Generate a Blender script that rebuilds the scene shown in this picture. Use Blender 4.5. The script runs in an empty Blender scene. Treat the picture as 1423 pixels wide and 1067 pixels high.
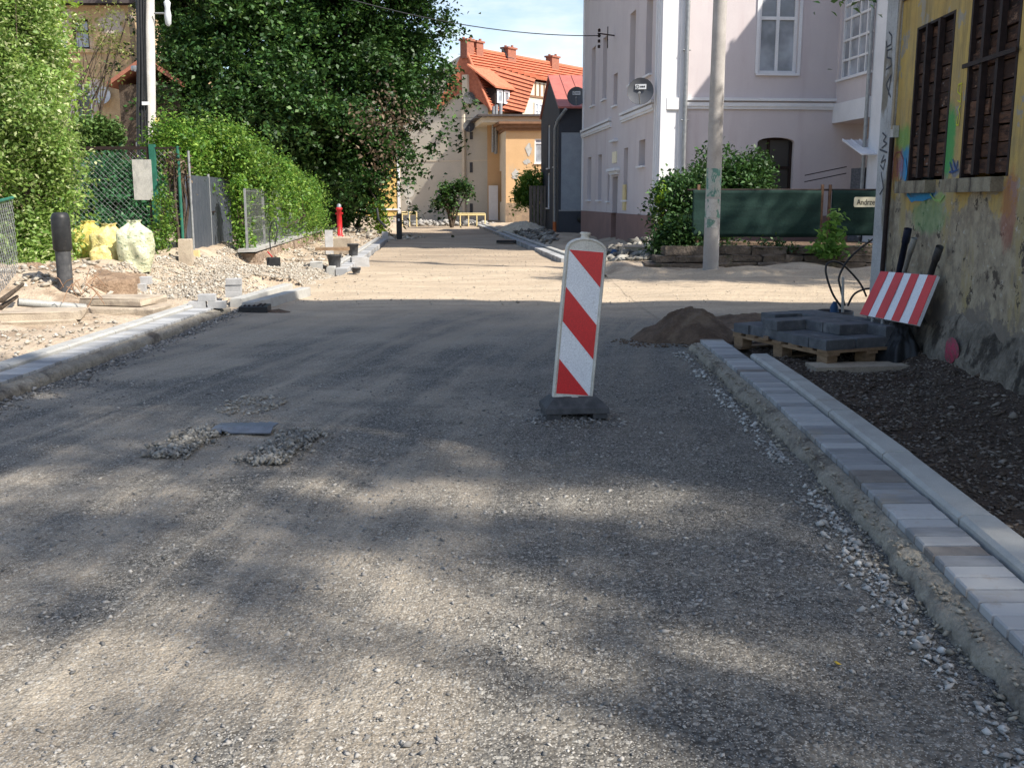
import bpy, math, random
import numpy as np
from mathutils import Vector, Matrix
SC = bpy.context.scene
COL = SC.collection
R = math.radians
# ------------------------------------------------------------------ camera
CH = 1.35; F = 1400.0; W0, H0 = 1423.0, 1067.0; HOR = 277.0
PIT = math.atan((H0/2-HOR)/F)
cd = bpy.data.cameras.new('camera'); cam = bpy.data.objects.new('camera', cd); COL.objects.link(cam)
cam.location = (0, 0, CH); cam.rotation_euler = (math.pi/2-PIT, 0, 0)
cd.sensor_width = 36; cd.lens = 36*F/W0; cd.clip_start = .05; cd.clip_end = 2000
SC.camera = cam
# ------------------------------------------------------------------ light
SAZ, SEL = R(123), R(46)
sdir = Vector((math.sin(SAZ)*math.cos(SEL), math.cos(SAZ)*math.cos(SEL), math.sin(SEL)))
ld = bpy.data.lights.new('sun', 'SUN'); ld.energy = 5.0; ld.angle = R(.95); ld.color = (1, .93, .82)
lo = bpy.data.objects.new('sun', ld); COL.objects.link(lo); lo.location = (20, -15, 30)
lo.rotation_euler = (-sdir).to_track_quat('-Z', 'Y').to_euler()
wd = bpy.data.worlds.new('World'); SC.world = wd; wd.use_nodes = True
nt = wd.node_tree; nt.nodes.clear()
N = nt.nodes.new; L = nt.links.new
sky = N('ShaderNodeTexSky'); sky.sky_type = 'NISHITA'; sky.sun_disc = False; sky.sun_elevation = SEL; sky.sun_rotation = SAZ
sky.air_density = 1.0; sky.dust_density = 1.2; sky.ozone_density = 1.2
tc = N('ShaderNodeTexCoord'); mp = N('ShaderNodeMapping'); mp.inputs['Scale'].default_value = (1, 1, 3.2)
L(tc.outputs['Generated'], mp.inputs['Vector'])
nz = N('ShaderNodeTexNoise'); nz.inputs['Scale'].default_value = 3.4; nz.inputs['Detail'].default_value = 9; nz.inputs['Roughness'].default_value = .58
L(mp.outputs[0], nz.inputs['Vector'])
rp = N('ShaderNodeMapRange'); rp.inputs[1].default_value = .53; rp.inputs[2].default_value = .76; L(nz.outputs['Fac'], rp.inputs[0])
mx = N('ShaderNodeMix'); mx.data_type = 'RGBA'; L(rp.outputs[0], mx.inputs[0]); L(sky.outputs[0], mx.inputs[6]); mx.inputs[7].default_value = (5.6, 5.8, 6.1, 1)
bg = N('ShaderNodeBackground'); bg.inputs['Strength'].default_value = .13; L(mx.outputs[2], bg.inputs['Color'])
wo = N('ShaderNodeOutputWorld'); L(bg.outputs[0], wo.inputs['Surface'])
SC.view_settings.view_transform = 'Standard'; SC.view_settings.look = 'None'; SC.view_settings.gamma = 1
SC.view_settings.exposure = .74
SC.cycles.max_bounces = 6; SC.cycles.diffuse_bounces = 3; SC.cycles.transparent_max_bounces = 8

# ------------------------------------------------------------------ measuring helpers
def ray(px, py):
    a = (px-W0/2)/F; b = (H0/2-py)/F; c, s = math.cos(PIT), math.sin(PIT)
    return np.array([a, c+b*s, -s+b*c])
def G(px, py, z=0.0):
    r = ray(px, py); t = (z-CH)/r[2]; return (r[0]*t, r[1]*t, z)
def A(px, py, Y):
    r = ray(px, py); t = Y/r[1]; return (r[0]*t, Y, CH+r[2]*t)
def sz(px, Y): return px*Y/F
def uv(px, py, O, U, Nn):
    r = ray(px, py); C = np.array([0, 0, CH]); O = np.array(O); Nn = np.array(Nn)
    t = np.dot(O-C, Nn)/np.dot(r, Nn); P = C+r*t-O
    return float(np.dot(P, np.array(U))), float(P[2])
rng = np.random.default_rng(11); random.seed(11)
rnd = random.uniform

# ------------------------------------------------------------------ materials
def nmat(name):
    m = bpy.data.materials.new(name); m.use_nodes = True; t = m.node_tree; t.nodes.clear()
    return m, t, t.nodes.new, t.links.new
def _pos(N_): return N_('ShaderNodeNewGeometry').outputs['Position']
def _noise(N_, L_, vec, sc, det=4, ro=.55, stretch=None):
    if stretch:
        q = N_('ShaderNodeMapping'); q.inputs['Scale'].default_value = stretch; L_(vec, q.inputs['Vector']); vec = q.outputs[0]
    n = N_('ShaderNodeTexNoise'); n.inputs['Scale'].default_value = sc; n.inputs['Detail'].default_value = det; n.inputs['Roughness'].default_value = ro
    L_(vec, n.inputs['Vector']); return n.outputs['Fac']
def _rng(N_, L_, v, a, b, c=0., d=1.):
    n = N_('ShaderNodeMapRange'); n.interpolation_type = 'SMOOTHSTEP'
    for i, k in ((1, a), (2, b), (3, c), (4, d)): n.inputs[i].default_value = k
    L_(v, n.inputs[0]); return n.outputs[0]
def _mix(N_, L_, f, a, b, mode='MIX'):
    n = N_('ShaderNodeMix'); n.data_type = 'RGBA'; n.blend_type = mode
    if isinstance(f, (int, float)): n.inputs[0].default_value = f
    else: L_(f, n.inputs[0])
    for i, c in ((6, a), (7, b)):
        if isinstance(c, tuple): n.inputs[i].default_value = (c[0], c[1], c[2], 1)
        else: L_(c, n.inputs[i])
    return n.outputs[2]
def _math(N_, L_, op, a, b=None):
    n = N_('ShaderNodeMath'); n.operation = op
    for i, c in ((0, a), (1, b)):
        if c is None: continue
        if isinstance(c, (int, float)): n.inputs[i].default_value = c
        else: L_(c, n.inputs[i])
    return n.outputs[0]
def _bump(N_, L_, h, st, dist, prev=None):
    b = N_('ShaderNodeBump'); b.inputs['Strength'].default_value = st; b.inputs['Distance'].default_value = dist
    L_(h, b.inputs['Height'])
    if prev: L_(prev, b.inputs['Normal'])
    return b.outputs[0]
def _out(N_, L_, col, rough, nrm=None, spec=.3, metal=0, extra=None):
    p = N_('ShaderNodeBsdfPrincipled')
    if isinstance(col, tuple): p.inputs['Base Color'].default_value = (*col[:3], 1)
    else: L_(col, p.inputs['Base Color'])
    if isinstance(rough, (int, float)): p.inputs['Roughness'].default_value = rough
    else: L_(rough, p.inputs['Roughness'])
    p.inputs['Specular IOR Level'].default_value = spec; p.inputs['Metallic'].default_value = metal
    if nrm: L_(nrm, p.inputs['Normal'])
    o = N_('ShaderNodeOutputMaterial'); L_(p.outputs[0], o.inputs['Surface']); return p
def pm(name, c1, c2=None, sc=6, rough=.85, bump=.4, bsc=60, bd=.01, c3=None, sc3=1.5, lo3=.52, hi3=.68, spec=.25, metal=0, stretch=None, st3=None):
    m, t, N_, L_ = nmat(name); c2 = c2 or tuple(x*.75 for x in c1); P = _pos(N_)
    f = _rng(N_, L_, _noise(N_, L_, P, sc, 6, .6, stretch), .32, .68)
    col = _mix(N_, L_, f, c1, c2)
    if c3: col = _mix(N_, L_, _rng(N_, L_, _noise(N_, L_, P, sc3, 7, .62, st3), lo3, hi3), col, c3)
    fine = _rng(N_, L_, _noise(N_, L_, P, bsc*2.5, 3), .25, .75, .82, 1.14)
    col = _mix(N_, L_, 1.0, col, (1, 1, 1), 'MULTIPLY') if False else col
    hsv = N_('ShaderNodeHueSaturation'); L_(fine, hsv.inputs['Value']); L_(col, hsv.inputs['Color']); col = hsv.outputs[0]
    b = _bump(N_, L_, _noise(N_, L_, P, bsc, 5, .6), bump, bd) if bump else None
    _out(N_, L_, col, rough, b, spec, metal); return m
def leafm(name, a, b, c=None, trans=.35, dead=None, deadp=.93):
    m, t, N_, L_ = nmat(name); g = N_('ShaderNodeNewGeometry'); rnds = g.outputs['Random Per Island']
    cr = N_('ShaderNodeValToRGB'); e = cr.color_ramp.elements
    e[0].color = (*a, 1); e[1].color = (*b, 1); e[1].position = .8
    if c: k = e.new(1.0); k.color = (*c, 1)
    if dead: cr.color_ramp.interpolation = 'LINEAR'; k = e.new(deadp); k.color = (*(c or b), 1); k = e.new(min(1, deadp+.01)); k.color = (*dead, 1)
    L_(rnds, cr.inputs[0])
    big = _rng(N_, L_, _noise(N_, L_, g.outputs['Position'], .9, 3), .3, .7, .72, 1.25)
    hs = N_('ShaderNodeHueSaturation'); L_(big, hs.inputs['Value']); L_(cr.outputs[0], hs.inputs['Color'])
    p = N_('ShaderNodeBsdfPrincipled'); L_(hs.outputs[0], p.inputs['Base Color']); p.inputs['Roughness'].default_value = .5; p.inputs['Specular IOR Level'].default_value = .35
    tr = N_('ShaderNodeBsdfTranslucent'); h2 = N_('ShaderNodeHueSaturation'); h2.inputs['Hue'].default_value = .48; h2.inputs['Value'].default_value = 1.5; L_(hs.outputs[0], h2.inputs['Color']); L_(h2.outputs[0], tr.inputs['Color'])
    ms = N_('ShaderNodeMixShader'); ms.inputs[0].default_value = trans; L_(p.outputs[0], ms.inputs[1]); L_(tr.outputs[0], ms.inputs[2])
    o = N_('ShaderNodeOutputMaterial'); L_(ms.outputs[0], o.inputs['Surface']); return m
def gravelm(name, kind):
    """compacted crushed stone: grey near the camera, sandy by the cross street"""
    m, t, N_, L_ = nmat(name); P = _pos(N_)
    sp = N_('ShaderNodeSeparateXYZ'); L_(P, sp.inputs[0])
    def vor(sc):
        v = N_('ShaderNodeTexVoronoi'); v.inputs['Scale'].default_value = sc; v.inputs['Randomness'].default_value = 1
        wv = N_('ShaderNodeMix'); wv.data_type = 'VECTOR'; L_(P, v.inputs['Vector']); return v
    v1 = vor(95); v2 = vor(42)
    s1 = N_('ShaderNodeSeparateColor'); L_(v1.outputs['Color'], s1.inputs[0])
    s2 = N_('ShaderNodeSeparateColor'); L_(v2.outputs['Color'], s2.inputs[0])
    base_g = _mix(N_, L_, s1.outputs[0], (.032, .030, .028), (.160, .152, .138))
    stone = _math(N_, L_, 'MULTIPLY', _rng(N_, L_, s2.outputs[1], .80, .86), _rng(N_, L_, v2.outputs['Distance'], .40, .30))
    v3 = vor(260); s3 = N_('ShaderNodeSeparateColor'); L_(v3.outputs['Color'], s3.inputs[0])
    wx = N_('ShaderNodeCombineXYZ'); L_(_math(N_, L_, 'ADD', sp.outputs[0], _math(N_, L_, 'MULTIPLY', _math(N_, L_, 'POWER', _math(N_, L_, 'MAXIMUM', sp.outputs[1], 0), 2.0), -.012)), wx.inputs[0]); L_(sp.outputs[1], wx.inputs[1])
    trk = _noise(N_, L_, wx.outputs[0], 1.5, 5, .6, (1.25, .10, 1)); trk2 = _noise(N_, L_, wx.outputs[0], 4.2, 5, .65, (1.4, .09, 1))
    dust = _rng(N_, L_, _math(N_, L_, 'ADD', _math(N_, L_, 'MULTIPLY', _noise(N_, L_, P, .75, 6, .6, (.8, 1.3, 1)), .45), _math(N_, L_, 'MULTIPLY', trk, .55)), .42, .60)
    dust2 = _rng(N_, L_, _noise(N_, L_, P, 3.2, 7, .72), .46, .66)
    trkf = _rng(N_, L_, trk2, .50, .62)
    grain = _math(N_, L_, 'MULTIPLY', s3.outputs[0], 1.0)
    dcol = _mix(N_, L_, grain, (.22, .185, .14), (.50, .43, .34))
    left = _rng(N_, L_, _math(N_, L_, 'ADD', sp.outputs[0], _math(N_, L_, 'MULTIPLY', trk, 1.2)), 1.5, -.3)
    amt = _math(N_, L_, 'MULTIPLY', _math(N_, L_, 'ADD', _math(N_, L_, 'MULTIPLY', dust, .68), _math(N_, L_, 'MULTIPLY', trkf, .26)), _math(N_, L_, 'ADD', _math(N_, L_, 'MULTIPLY', left, .85), .15))
    base_g = _mix(N_, L_, amt, base_g, dcol)
    base_g = _mix(N_, L_, _math(N_, L_, 'MULTIPLY', dust2, .22), base_g, (.34, .31, .26))
    speck = _math(N_, L_, 'MULTIPLY', _rng(N_, L_, s3.outputs[1], .86, .90), .65)
    base_g = _mix(N_, L_, speck, base_g, (.46, .44, .40))
    base_g = _mix(N_, L_, _math(N_, L_, 'MULTIPLY', stone, .6), base_g, (.40, .385, .35))
    sand = _mix(N_, L_, _rng(N_, L_, _noise(N_, L_, P, 1.6, 7, .65, (.35, 1.6, 1)), .34, .66), (.50, .40, .285), (.36, .28, .195))
    sand = _mix(N_, L_, _math(N_, L_, 'MULTIPLY', s1.outputs[0], .35), sand, (.52, .46, .38))
    sand = _mix(N_, L_, _math(N_, L_, 'MULTIPLY', _rng(N_, L_, s1.outputs[2], .84, .9), .55), sand, (.16, .13, .10))
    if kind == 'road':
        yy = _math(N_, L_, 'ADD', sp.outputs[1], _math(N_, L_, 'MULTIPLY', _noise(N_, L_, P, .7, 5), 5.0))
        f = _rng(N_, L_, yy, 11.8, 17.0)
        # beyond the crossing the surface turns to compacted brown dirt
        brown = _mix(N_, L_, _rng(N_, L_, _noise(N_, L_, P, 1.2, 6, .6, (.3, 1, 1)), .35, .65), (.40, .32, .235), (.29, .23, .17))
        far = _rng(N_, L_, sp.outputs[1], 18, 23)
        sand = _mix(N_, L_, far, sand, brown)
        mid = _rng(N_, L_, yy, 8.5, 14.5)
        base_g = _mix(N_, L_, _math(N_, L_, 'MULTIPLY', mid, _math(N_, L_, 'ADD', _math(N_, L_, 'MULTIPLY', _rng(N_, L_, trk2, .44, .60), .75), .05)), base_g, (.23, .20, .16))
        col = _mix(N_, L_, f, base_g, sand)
    else: col = sand
    h = _math(N_, L_, 'ADD', _math(N_, L_, 'MULTIPLY', v1.outputs['Distance'], -.6), _math(N_, L_, 'MULTIPLY', v2.outputs['Distance'], -.7))
    h = _math(N_, L_, 'ADD', h, _math(N_, L_, 'MULTIPLY', _noise(N_, L_, P, 30, 5), .8))
    b = _bump(N_, L_, h, .8, .009)
    b = _bump(N_, L_, _noise(N_, L_, P, 1.8, 6, .6, (.6, 1.6, 1)), .6, .05, b)
    if kind == 'road': b = _bump(N_, L_, trk2, .55, .03, b)
    _out(N_, L_, col, .85, b, .28); return m
def stonem(name, a, b, c, sc=1):
    m, t, N_, L_ = nmat(name); g = N_('ShaderNodeNewGeometry'); cr = N_('ShaderNodeValToRGB'); e = cr.color_ramp.elements
    e[0].color = (*a, 1); e[1].color = (*c, 1); k = e.new(.5); k.color = (*b, 1); L_(g.outputs['Random Per Island'], cr.inputs[0])
    bb = _bump(N_, L_, _noise(N_, L_, g.outputs['Position'], 150, 4), .5, .004)
    _out(N_, L_, cr.outputs[0], .85, bb, .25); return m

M = {}
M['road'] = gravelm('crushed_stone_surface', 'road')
M['sand'] = gravelm('sandy_surface', 'sand')
M['dirt'] = pm('sandy_dirt', (.50, .41, .31), (.36, .285, .21), sc=2.2, bump=.9, bsc=18, bd=.04, c3=(.27, .20, .14), sc3=1.1)
M['mulch'] = pm('dark_soil', (.095, .068, .052), (.055, .04, .031), sc=14, bump=1, bsc=55, bd=.03, c3=(.12, .095, .075), sc3=5, lo3=.5, hi3=.75)
M['pile'] = pm('brown_sand', (.155, .105, .072), (.10, .068, .048), sc=9, bump=.9, bsc=45, bd=.03, c3=(.20, .145, .10), sc3=3)
M['redsoil'] = pm('reddish_earth', (.31, .22, .15), (.20, .135, .09), sc=6, bump=1, bsc=16, bd=.06, c3=(.44, .32, .22), sc3=2.5)
M['kerb'] = pm('kerb_concrete', (.42, .42, .40), (.34, .335, .32), sc=5, bump=.25, bsc=140, bd=.003, c3=(.27, .25, .22), sc3=2.6, lo3=.55, hi3=.75)
M['paver0'] = pm('paver_concrete', (.40, .42, .44), (.30, .31, .325), sc=7, bump=.3, bsc=140, bd=.003, c3=(.23, .22, .20), sc3=3.5, lo3=.56, hi3=.72)
def paverm():
    m, t, N_, L_ = nmat('paver_blocks'); g = N_('ShaderNodeNewGeometry'); P = g.outputs['Position']
    c = _mix(N_, L_, _rng(N_, L_, g.outputs['Random Per Island'], 0, 1), (.20, .205, .213), (.41, .415, .42)); c = _mix(N_, L_, _math(N_, L_, 'MULTIPLY', _rng(N_, L_, _noise(N_, L_, P, 6, 6, .65, (1, 3, 1)), .35, .65), .4), c, (.36, .37, .385))
    c = _mix(N_, L_, _math(N_, L_, 'MULTIPLY', _rng(N_, L_, _noise(N_, L_, P, 3.5, 7, .7), .55, .68), .7), c, (.27, .24, .20))
    _out(N_, L_, c, .85, _bump(N_, L_, _noise(N_, L_, P, 150, 4), .4, .003), .25); return m
M['paver'] = paverm()
M['paver_brown'] = pm('paver_brown', (.21, .195, .18), (.165, .15, .14), sc=12, bump=.3, bsc=140, bd=.003)
M['block'] = pm('dark_block_concrete', (.12, .127, .138), (.08, .084, .092), sc=9, bump=.4, bsc=120, bd=.004, c3=(.20, .205, .21), sc3=8, lo3=.5, hi3=.8)
M['block_light'] = pm('light_block_concrete', (.42, .42, .42), (.33, .33, .33), sc=9, bump=.4, bsc=120, bd=.003)
M['haunch'] = pm('rough_concrete', (.36, .325, .265), (.25, .225, .185), sc=7, bump=1, bsc=30, bd=.03, c3=(.12, .105, .09), sc3=3)
M['slab'] = pm('weathered_slab', (.46, .39, .30), (.34, .28, .22), sc=5, bump=.7, bsc=50, bd=.01, c3=(.24, .20, .16), sc3=3)
M['whitestone'] = stonem('pale_stones', (.42, .41, .39), (.26, .25, .235), (.60, .59, .56))
M['greystone'] = stonem('grey_stones', (.10, .10, .098), (.22, .21, .20), (.42, .40, .37))
M['chips'] = stonem('soil_bits', (.06, .044, .034), (.11, .082, .062), (.24, .21, .18))
M['sandstone'] = stonem('sandy_stones', (.40, .36, .30), (.27, .235, .19), (.52, .49, .43))
M['clods'] = stonem('clods', (.11, .105, .095), (.22, .21, .19), (.36, .345, .31))
M['pink'] = pm('mauve_plaster', (.60, .545, .55), (.565, .51, .52), sc=1.2, bump=.2, bsc=120, bd=.003, c3=(.53, .465, .475), sc3=1.3, lo3=.50, hi3=.72, st3=(1.5, 1.5, .16))
M['plinth'] = pm('brown_plinth', (.25, .16, .145), (.21, .135, .125), sc=2, bump=.2, bsc=90, bd=.003)
M['whitepl'] = pm('white_trim', (.74, .74, .76), (.68, .68, .70), sc=2, bump=.1, bsc=80, bd=.002)
M['pvc'] = pm('window_white', (.76, .76, .77), (.70, .70, .71), sc=3, rough=.4, bump=0)
M['glass'] = None
def glassm(name, c, rough=.06):
    m, t, N_, L_ = nmat(name); P = _pos(N_)
    col = _mix(N_, L_, _rng(N_, L_, _noise(N_, L_, P, 1.3, 3), .35, .65), c, tuple(x*.5 for x in c))
    _out(N_, L_, col, rough, _bump(N_, L_, _noise(N_, L_, P, 2.0, 2), .15, .01), .9); return m
M['glass'] = glassm('window_glass', (.035, .045, .055)); M['darkglass'] = glassm('dark_glass', (.012, .010, .010), .5); M['curtain'] = glassm('curtained_glass', (.42, .45, .50), .15)
M['dark'] = pm('dark_wood', (.030, .018, .015), (.018, .012, .010), sc=10, bump=.4, bsc=60, bd=.004)
M['plank'] = stonem('weathered_planks', (.035, .018, .012), (.10, .05, .028), (.24, .125, .07))
def plankm():
    m, t, N_, L_ = nmat('old_dark_planks'); g = N_('ShaderNodeNewGeometry'); P = g.outputs['Position']
    c = _mix(N_, L_, g.outputs['Random Per Island'], (.030, .016, .012), (.15, .075, .045)); c = _mix(N_, L_, _rng(N_, L_, _noise(N_, L_, P, 7, 6, .7, (1, 1, 5)), .40, .66), c, (.022, .014, .012))
    c = _mix(N_, L_, _math(N_, L_, 'MULTIPLY', _rng(N_, L_, _noise(N_, L_, P, 5, 7, .75, (1, 1, 2.4)), .58, .66), .8), c, (.27, .165, .11))
    c = _mix(N_, L_, _math(N_, L_, 'MULTIPLY', _rng(N_, L_, _noise(N_, L_, P, 9, 7, .75, (1, .6, 1.4)), .63, .69), .8), c, (.34, .32, .31))
    _out(N_, L_, c, .75, _bump(N_, L_, _noise(N_, L_, P, 22, 6, .7, (1, 1, 7)), .9, .008), .2); return m
M['plankwall'] = plankm()
M['iron'] = pm('rusty_iron', (.035, .022, .02), (.02, .014, .014), sc=20, rough=.7, bump=.4, bsc=80, bd=.003)
M['black'] = pm('black_plastic', (.018, .019, .021), (.03, .031, .033), sc=9, rough=.45, bump=.1, bsc=60, bd=.002, c3=(.12, .11, .10), sc3=7, lo3=.6, hi3=.8)
M['rubber'] = pm('grey_rubber', (.050, .052, .056), (.085, .086, .09), sc=14, rough=.7, bump=.2, bsc=90, bd=.004, c3=(.20, .19, .175), sc3=9, lo3=.55, hi3=.8)
M['greypipe'] = pm('grey_pipe', (.36, .36, .34), (.28, .28, .265), sc=6, rough=.5, bump=.1, bsc=40, bd=.002)
M['red'] = pm('red_foil', (.66, .016, .022), (.58, .014, .02), sc=5, rough=.35, bump=.05, bsc=60, bd=.001, spec=.5, c3=(.60, .20, .19), sc3=34, lo3=.70, hi3=.78)
M['white'] = pm('white_foil', (.80, .82, .85), (.74, .76, .80), sc=5, rough=.38, bump=.05, bsc=60, bd=.001, spec=.5, c3=(.42, .42, .41), sc3=26, lo3=.68, hi3=.80, st3=(1, 1, .3))
M['frame'] = pm('dirty_white_plastic', (.66, .64, .58), (.55, .53, .47), sc=9, rough=.5, bump=.15, bsc=60, bd=.002, c3=(.36, .33, .28), sc3=12, lo3=.58, hi3=.78)
M['wood'] = pm('pallet_wood', (.29, .195, .12), (.19, .125, .075), sc=9, bump=.5, bsc=60, bd=.004, stretch=(1, 1, 4))
M['green'] = pm('dark_green_netting', (.011, .034, .029), (.008, .025, .022), sc=3, rough=.85, bump=.6, bsc=24, bd=.008, stretch=(.3, .3, 3), c3=(.018, .045, .038), sc3=1.8, st3=(.25, .3, 1.6))
M['greenpaint'] = pm('green_painted_metal', (.03, .15, .105), (.025, .11, .08), sc=9, rough=.5, bump=.1, bsc=50, bd=.002)
M['greygate'] = pm('dark_grey_sheet', (.06, .07, .09), (.075, .085, .105), sc=4, rough=.45, bump=.05, bsc=50, bd=.002)
M['galv'] = pm('galvanised_steel', (.36, .37, .38), (.27, .28, .29), sc=12, rough=.45, metal=.5, bump=.1, bsc=60, bd=.002)
M['pole'] = pm('concrete_pole', (.42, .40, .385), (.33, .315, .30), sc=3, bump=.5, bsc=50, bd=.006, c3=(.24, .225, .215), sc3=2.4, st3=(1, 1, .3))
M['redpaint'] = pm('red_paint', (.50, .03, .03), (.40, .02, .025), sc=7, rough=.4, bump=.05, bsc=60, bd=.001)
M['tile'] = pm('orange_roof_tile', (.52, .18, .10), (.40, .13, .075), sc=7, rough=.7, bump=.4, bsc=30, bd=.01, c3=(.30, .10, .07), sc3=.7, lo3=.6, hi3=.78)
M['redmetal'] = pm('red_sheet_roof', (.44, .15, .12), (.36, .12, .10), sc=2, rough=.5, bump=.05, bsc=30, bd=.002)
M['beige'] = pm('beige_render', (.56, .52, .44), (.53, .49, .41), sc=.8, bump=.1, bsc=60, bd=.003, c3=(.43, .405, .35), sc3=.5, lo3=.5, hi3=.75)
M['orange'] = pm('orange_render', (.60, .39, .21), (.56, .36, .19), sc=1.5, bump=.2, bsc=60, bd=.004, c3=(.50, .36, .23), sc3=.9)
M['yellowr'] = pm('yellow_render', (.70, .48, .17), (.64, .44, .16), sc=1.5, bump=.1, bsc=60, bd=.003)
M['browncor'] = pm('brown_cornice', (.24, .13, .075), (.18, .10, .06), sc=4, bump=.2, bsc=40, bd=.004)
M['brick'] = pm('brick_red', (.34, .14, .09), (.25, .10, .07), sc=9, bump=.6, bsc=30, bd=.01)
M['cream'] = pm('cream_render', (.66, .58, .45), (.60, .52, .40), sc=2, bump=.1, bsc=50, bd=.003)
M['navy'] = pm('anthracite_render', (.060, .066, .078), (.05, .055, .066), sc=2, bump=.15, bsc=60, bd=.003)
M['bluegrey'] = pm('blue_grey_render', (.30, .34, .375), (.26, .295, .33), sc=3, bump=.4, bsc=30, bd=.006)
M['dish'] = pm('satellite_grey', (.10, .105, .12), (.085, .09, .10), sc=3, rough=.45, bump=0)
M['dishw'] = pm('satellite_white', (.60, .62, .64), (.55, .57, .59), sc=3, rough=.5, bump=0)
M['ochre'] = pm('worn_ochre_plaster', (.54, .40, .24), (.44, .31, .18), sc=3.5, bump=.7, bsc=14, bd=.03, c3=(.52, .46, .42), sc3=.55, lo3=.52, hi3=.60)
M['slate'] = pm('dark_roofing', (.10, .085, .085), (.07, .06, .06), sc=4, bump=.3, bsc=30, bd=.01)
M['bark'] = pm('bark', (.10, .075, .055), (.055, .042, .032), sc=6, bump=1, bsc=18, bd=.04, stretch=(1, 1, .25))
M['stonewall'] = pm('rough_stone', (.36, .27, .20), (.25, .19, .145), sc=4, bump=1, bsc=10, bd=.06, c3=(.46, .38, .30), sc3=3)
M['signcream'] = pm('cream_enamel', (.78, .74, .58), (.72, .68, .52), sc=5, rough=.4, bump=0)
M['ink'] = pm('black_lettering', (.03, .03, .03), (.02, .02, .02), sc=5, rough=.5, bump=0)
M['paperboard'] = pm('pale_board', (.50, .49, .46), (.40, .39, .37), sc=6, rough=.6, bump=.1, bsc=40, bd=.002, c3=(.28, .28, .27), sc3=5, st3=(1, 1, .4))
M['rope'] = pm('hose_black', (.022, .024, .026), (.03, .03, .032), sc=12, rough=.5, bump=.1, bsc=80, bd=.002)
M['bluecap'] = pm('blue_plastic', (.03, .09, .20), (.02, .06, .14), sc=12, rough=.5, bump=0)
M['yellowrail'] = pm('pale_yellow_rail', (.70, .58, .30), (.62, .50, .26), sc=7, rough=.5, bump=0)
M['navypipe'] = pm('navy_pipe', (.018, .025, .05), (.03, .036, .06), sc=9, rough=.4, bump=.1, bsc=40, bd=.002)
M['magenta'] = pm('pink_spray', (.46, .05, .11), (.20, .10, .10), sc=22, rough=.8, bump=.8, bsc=50, bd=.02)
M['lf_big'] = leafm('dark_tree_leaves', (.012, .038, .009), (.038, .098, .019), (.11, .20, .045), .18)  # third, palest leaf tone puts highlights into the colour
M['lf_hedge'] = leafm('hedge_leaves', (.04, .12, .016), (.14, .27, .035), (.30, .43, .09), .35)
M['lf_light'] = leafm('variegated_leaves', (.09, .19, .03), (.28, .41, .11), (.62, .66, .38), .4)
M['lf_lime'] = leafm('lime_leaves', (.13, .25, .025), (.23, .36, .04), (.32, .44, .07), .45)
M['lf_bush'] = leafm('bush_leaves', (.016, .05, .012), (.04, .095, .022), (.08, .16, .05), .2)
M['lf_thuja'] = leafm('conifer_leaves', (.06, .13, .03), (.11, .19, .05), (.16, .24, .07), .2)
M['lf_gate'] = leafm('cool_green_leaves', (.02, .09, .035), (.04, .14, .055), (.08, .20, .09), .3)
M['lf_dead'] = leafm('dry_leaves', (.07, .05, .03), (.15, .11, .07), (.26, .20, .14), .2)
M['lf_willow'] = leafm('olive_leaves', (.13, .16, .04), (.20, .23, .07), (.28, .30, .12), .35)
M['lf_plant'] = leafm('fresh_leaves', (.06, .16, .03), (.13, .27, .05), (.30, .45, .14), .4)
def sackm(name, c, pr):
    m, t, N_, L_ = nmat(name); P = _pos(N_)
    col = _mix(N_, L_, _rng(N_, L_, _noise(N_, L_, P, 9, 4), .4, .62), c, tuple(min(1, x*1.12+.10) for x in c))  # paler mottling paints highlights onto the crumpled foil
    col = _mix(N_, L_, _math(N_, L_, 'MULTIPLY', _rng(N_, L_, _noise(N_, L_, P, 16, 5, .6, (1, 1, 1.6)), .57, .63), .75), col, pr)
    b = _bump(N_, L_, _noise(N_, L_, P, 11, 6, .75), 1.0, .05)
    p = _out(N_, L_, col, .35, b, .5); p.inputs['Subsurface Weight'].default_value = 0; return m
M['sack_yellow'] = sackm('yellow_sack_foil', (.66, .53, .10), (.40, .33, .12))
M['sack_mixed'] = sackm('filled_yellow_sack', (.70, .60, .22), (.50, .30, .14))
M['sack_pale'] = sackm('pale_green_sack', (.62, .63, .42), (.10, .20, .10))

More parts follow.
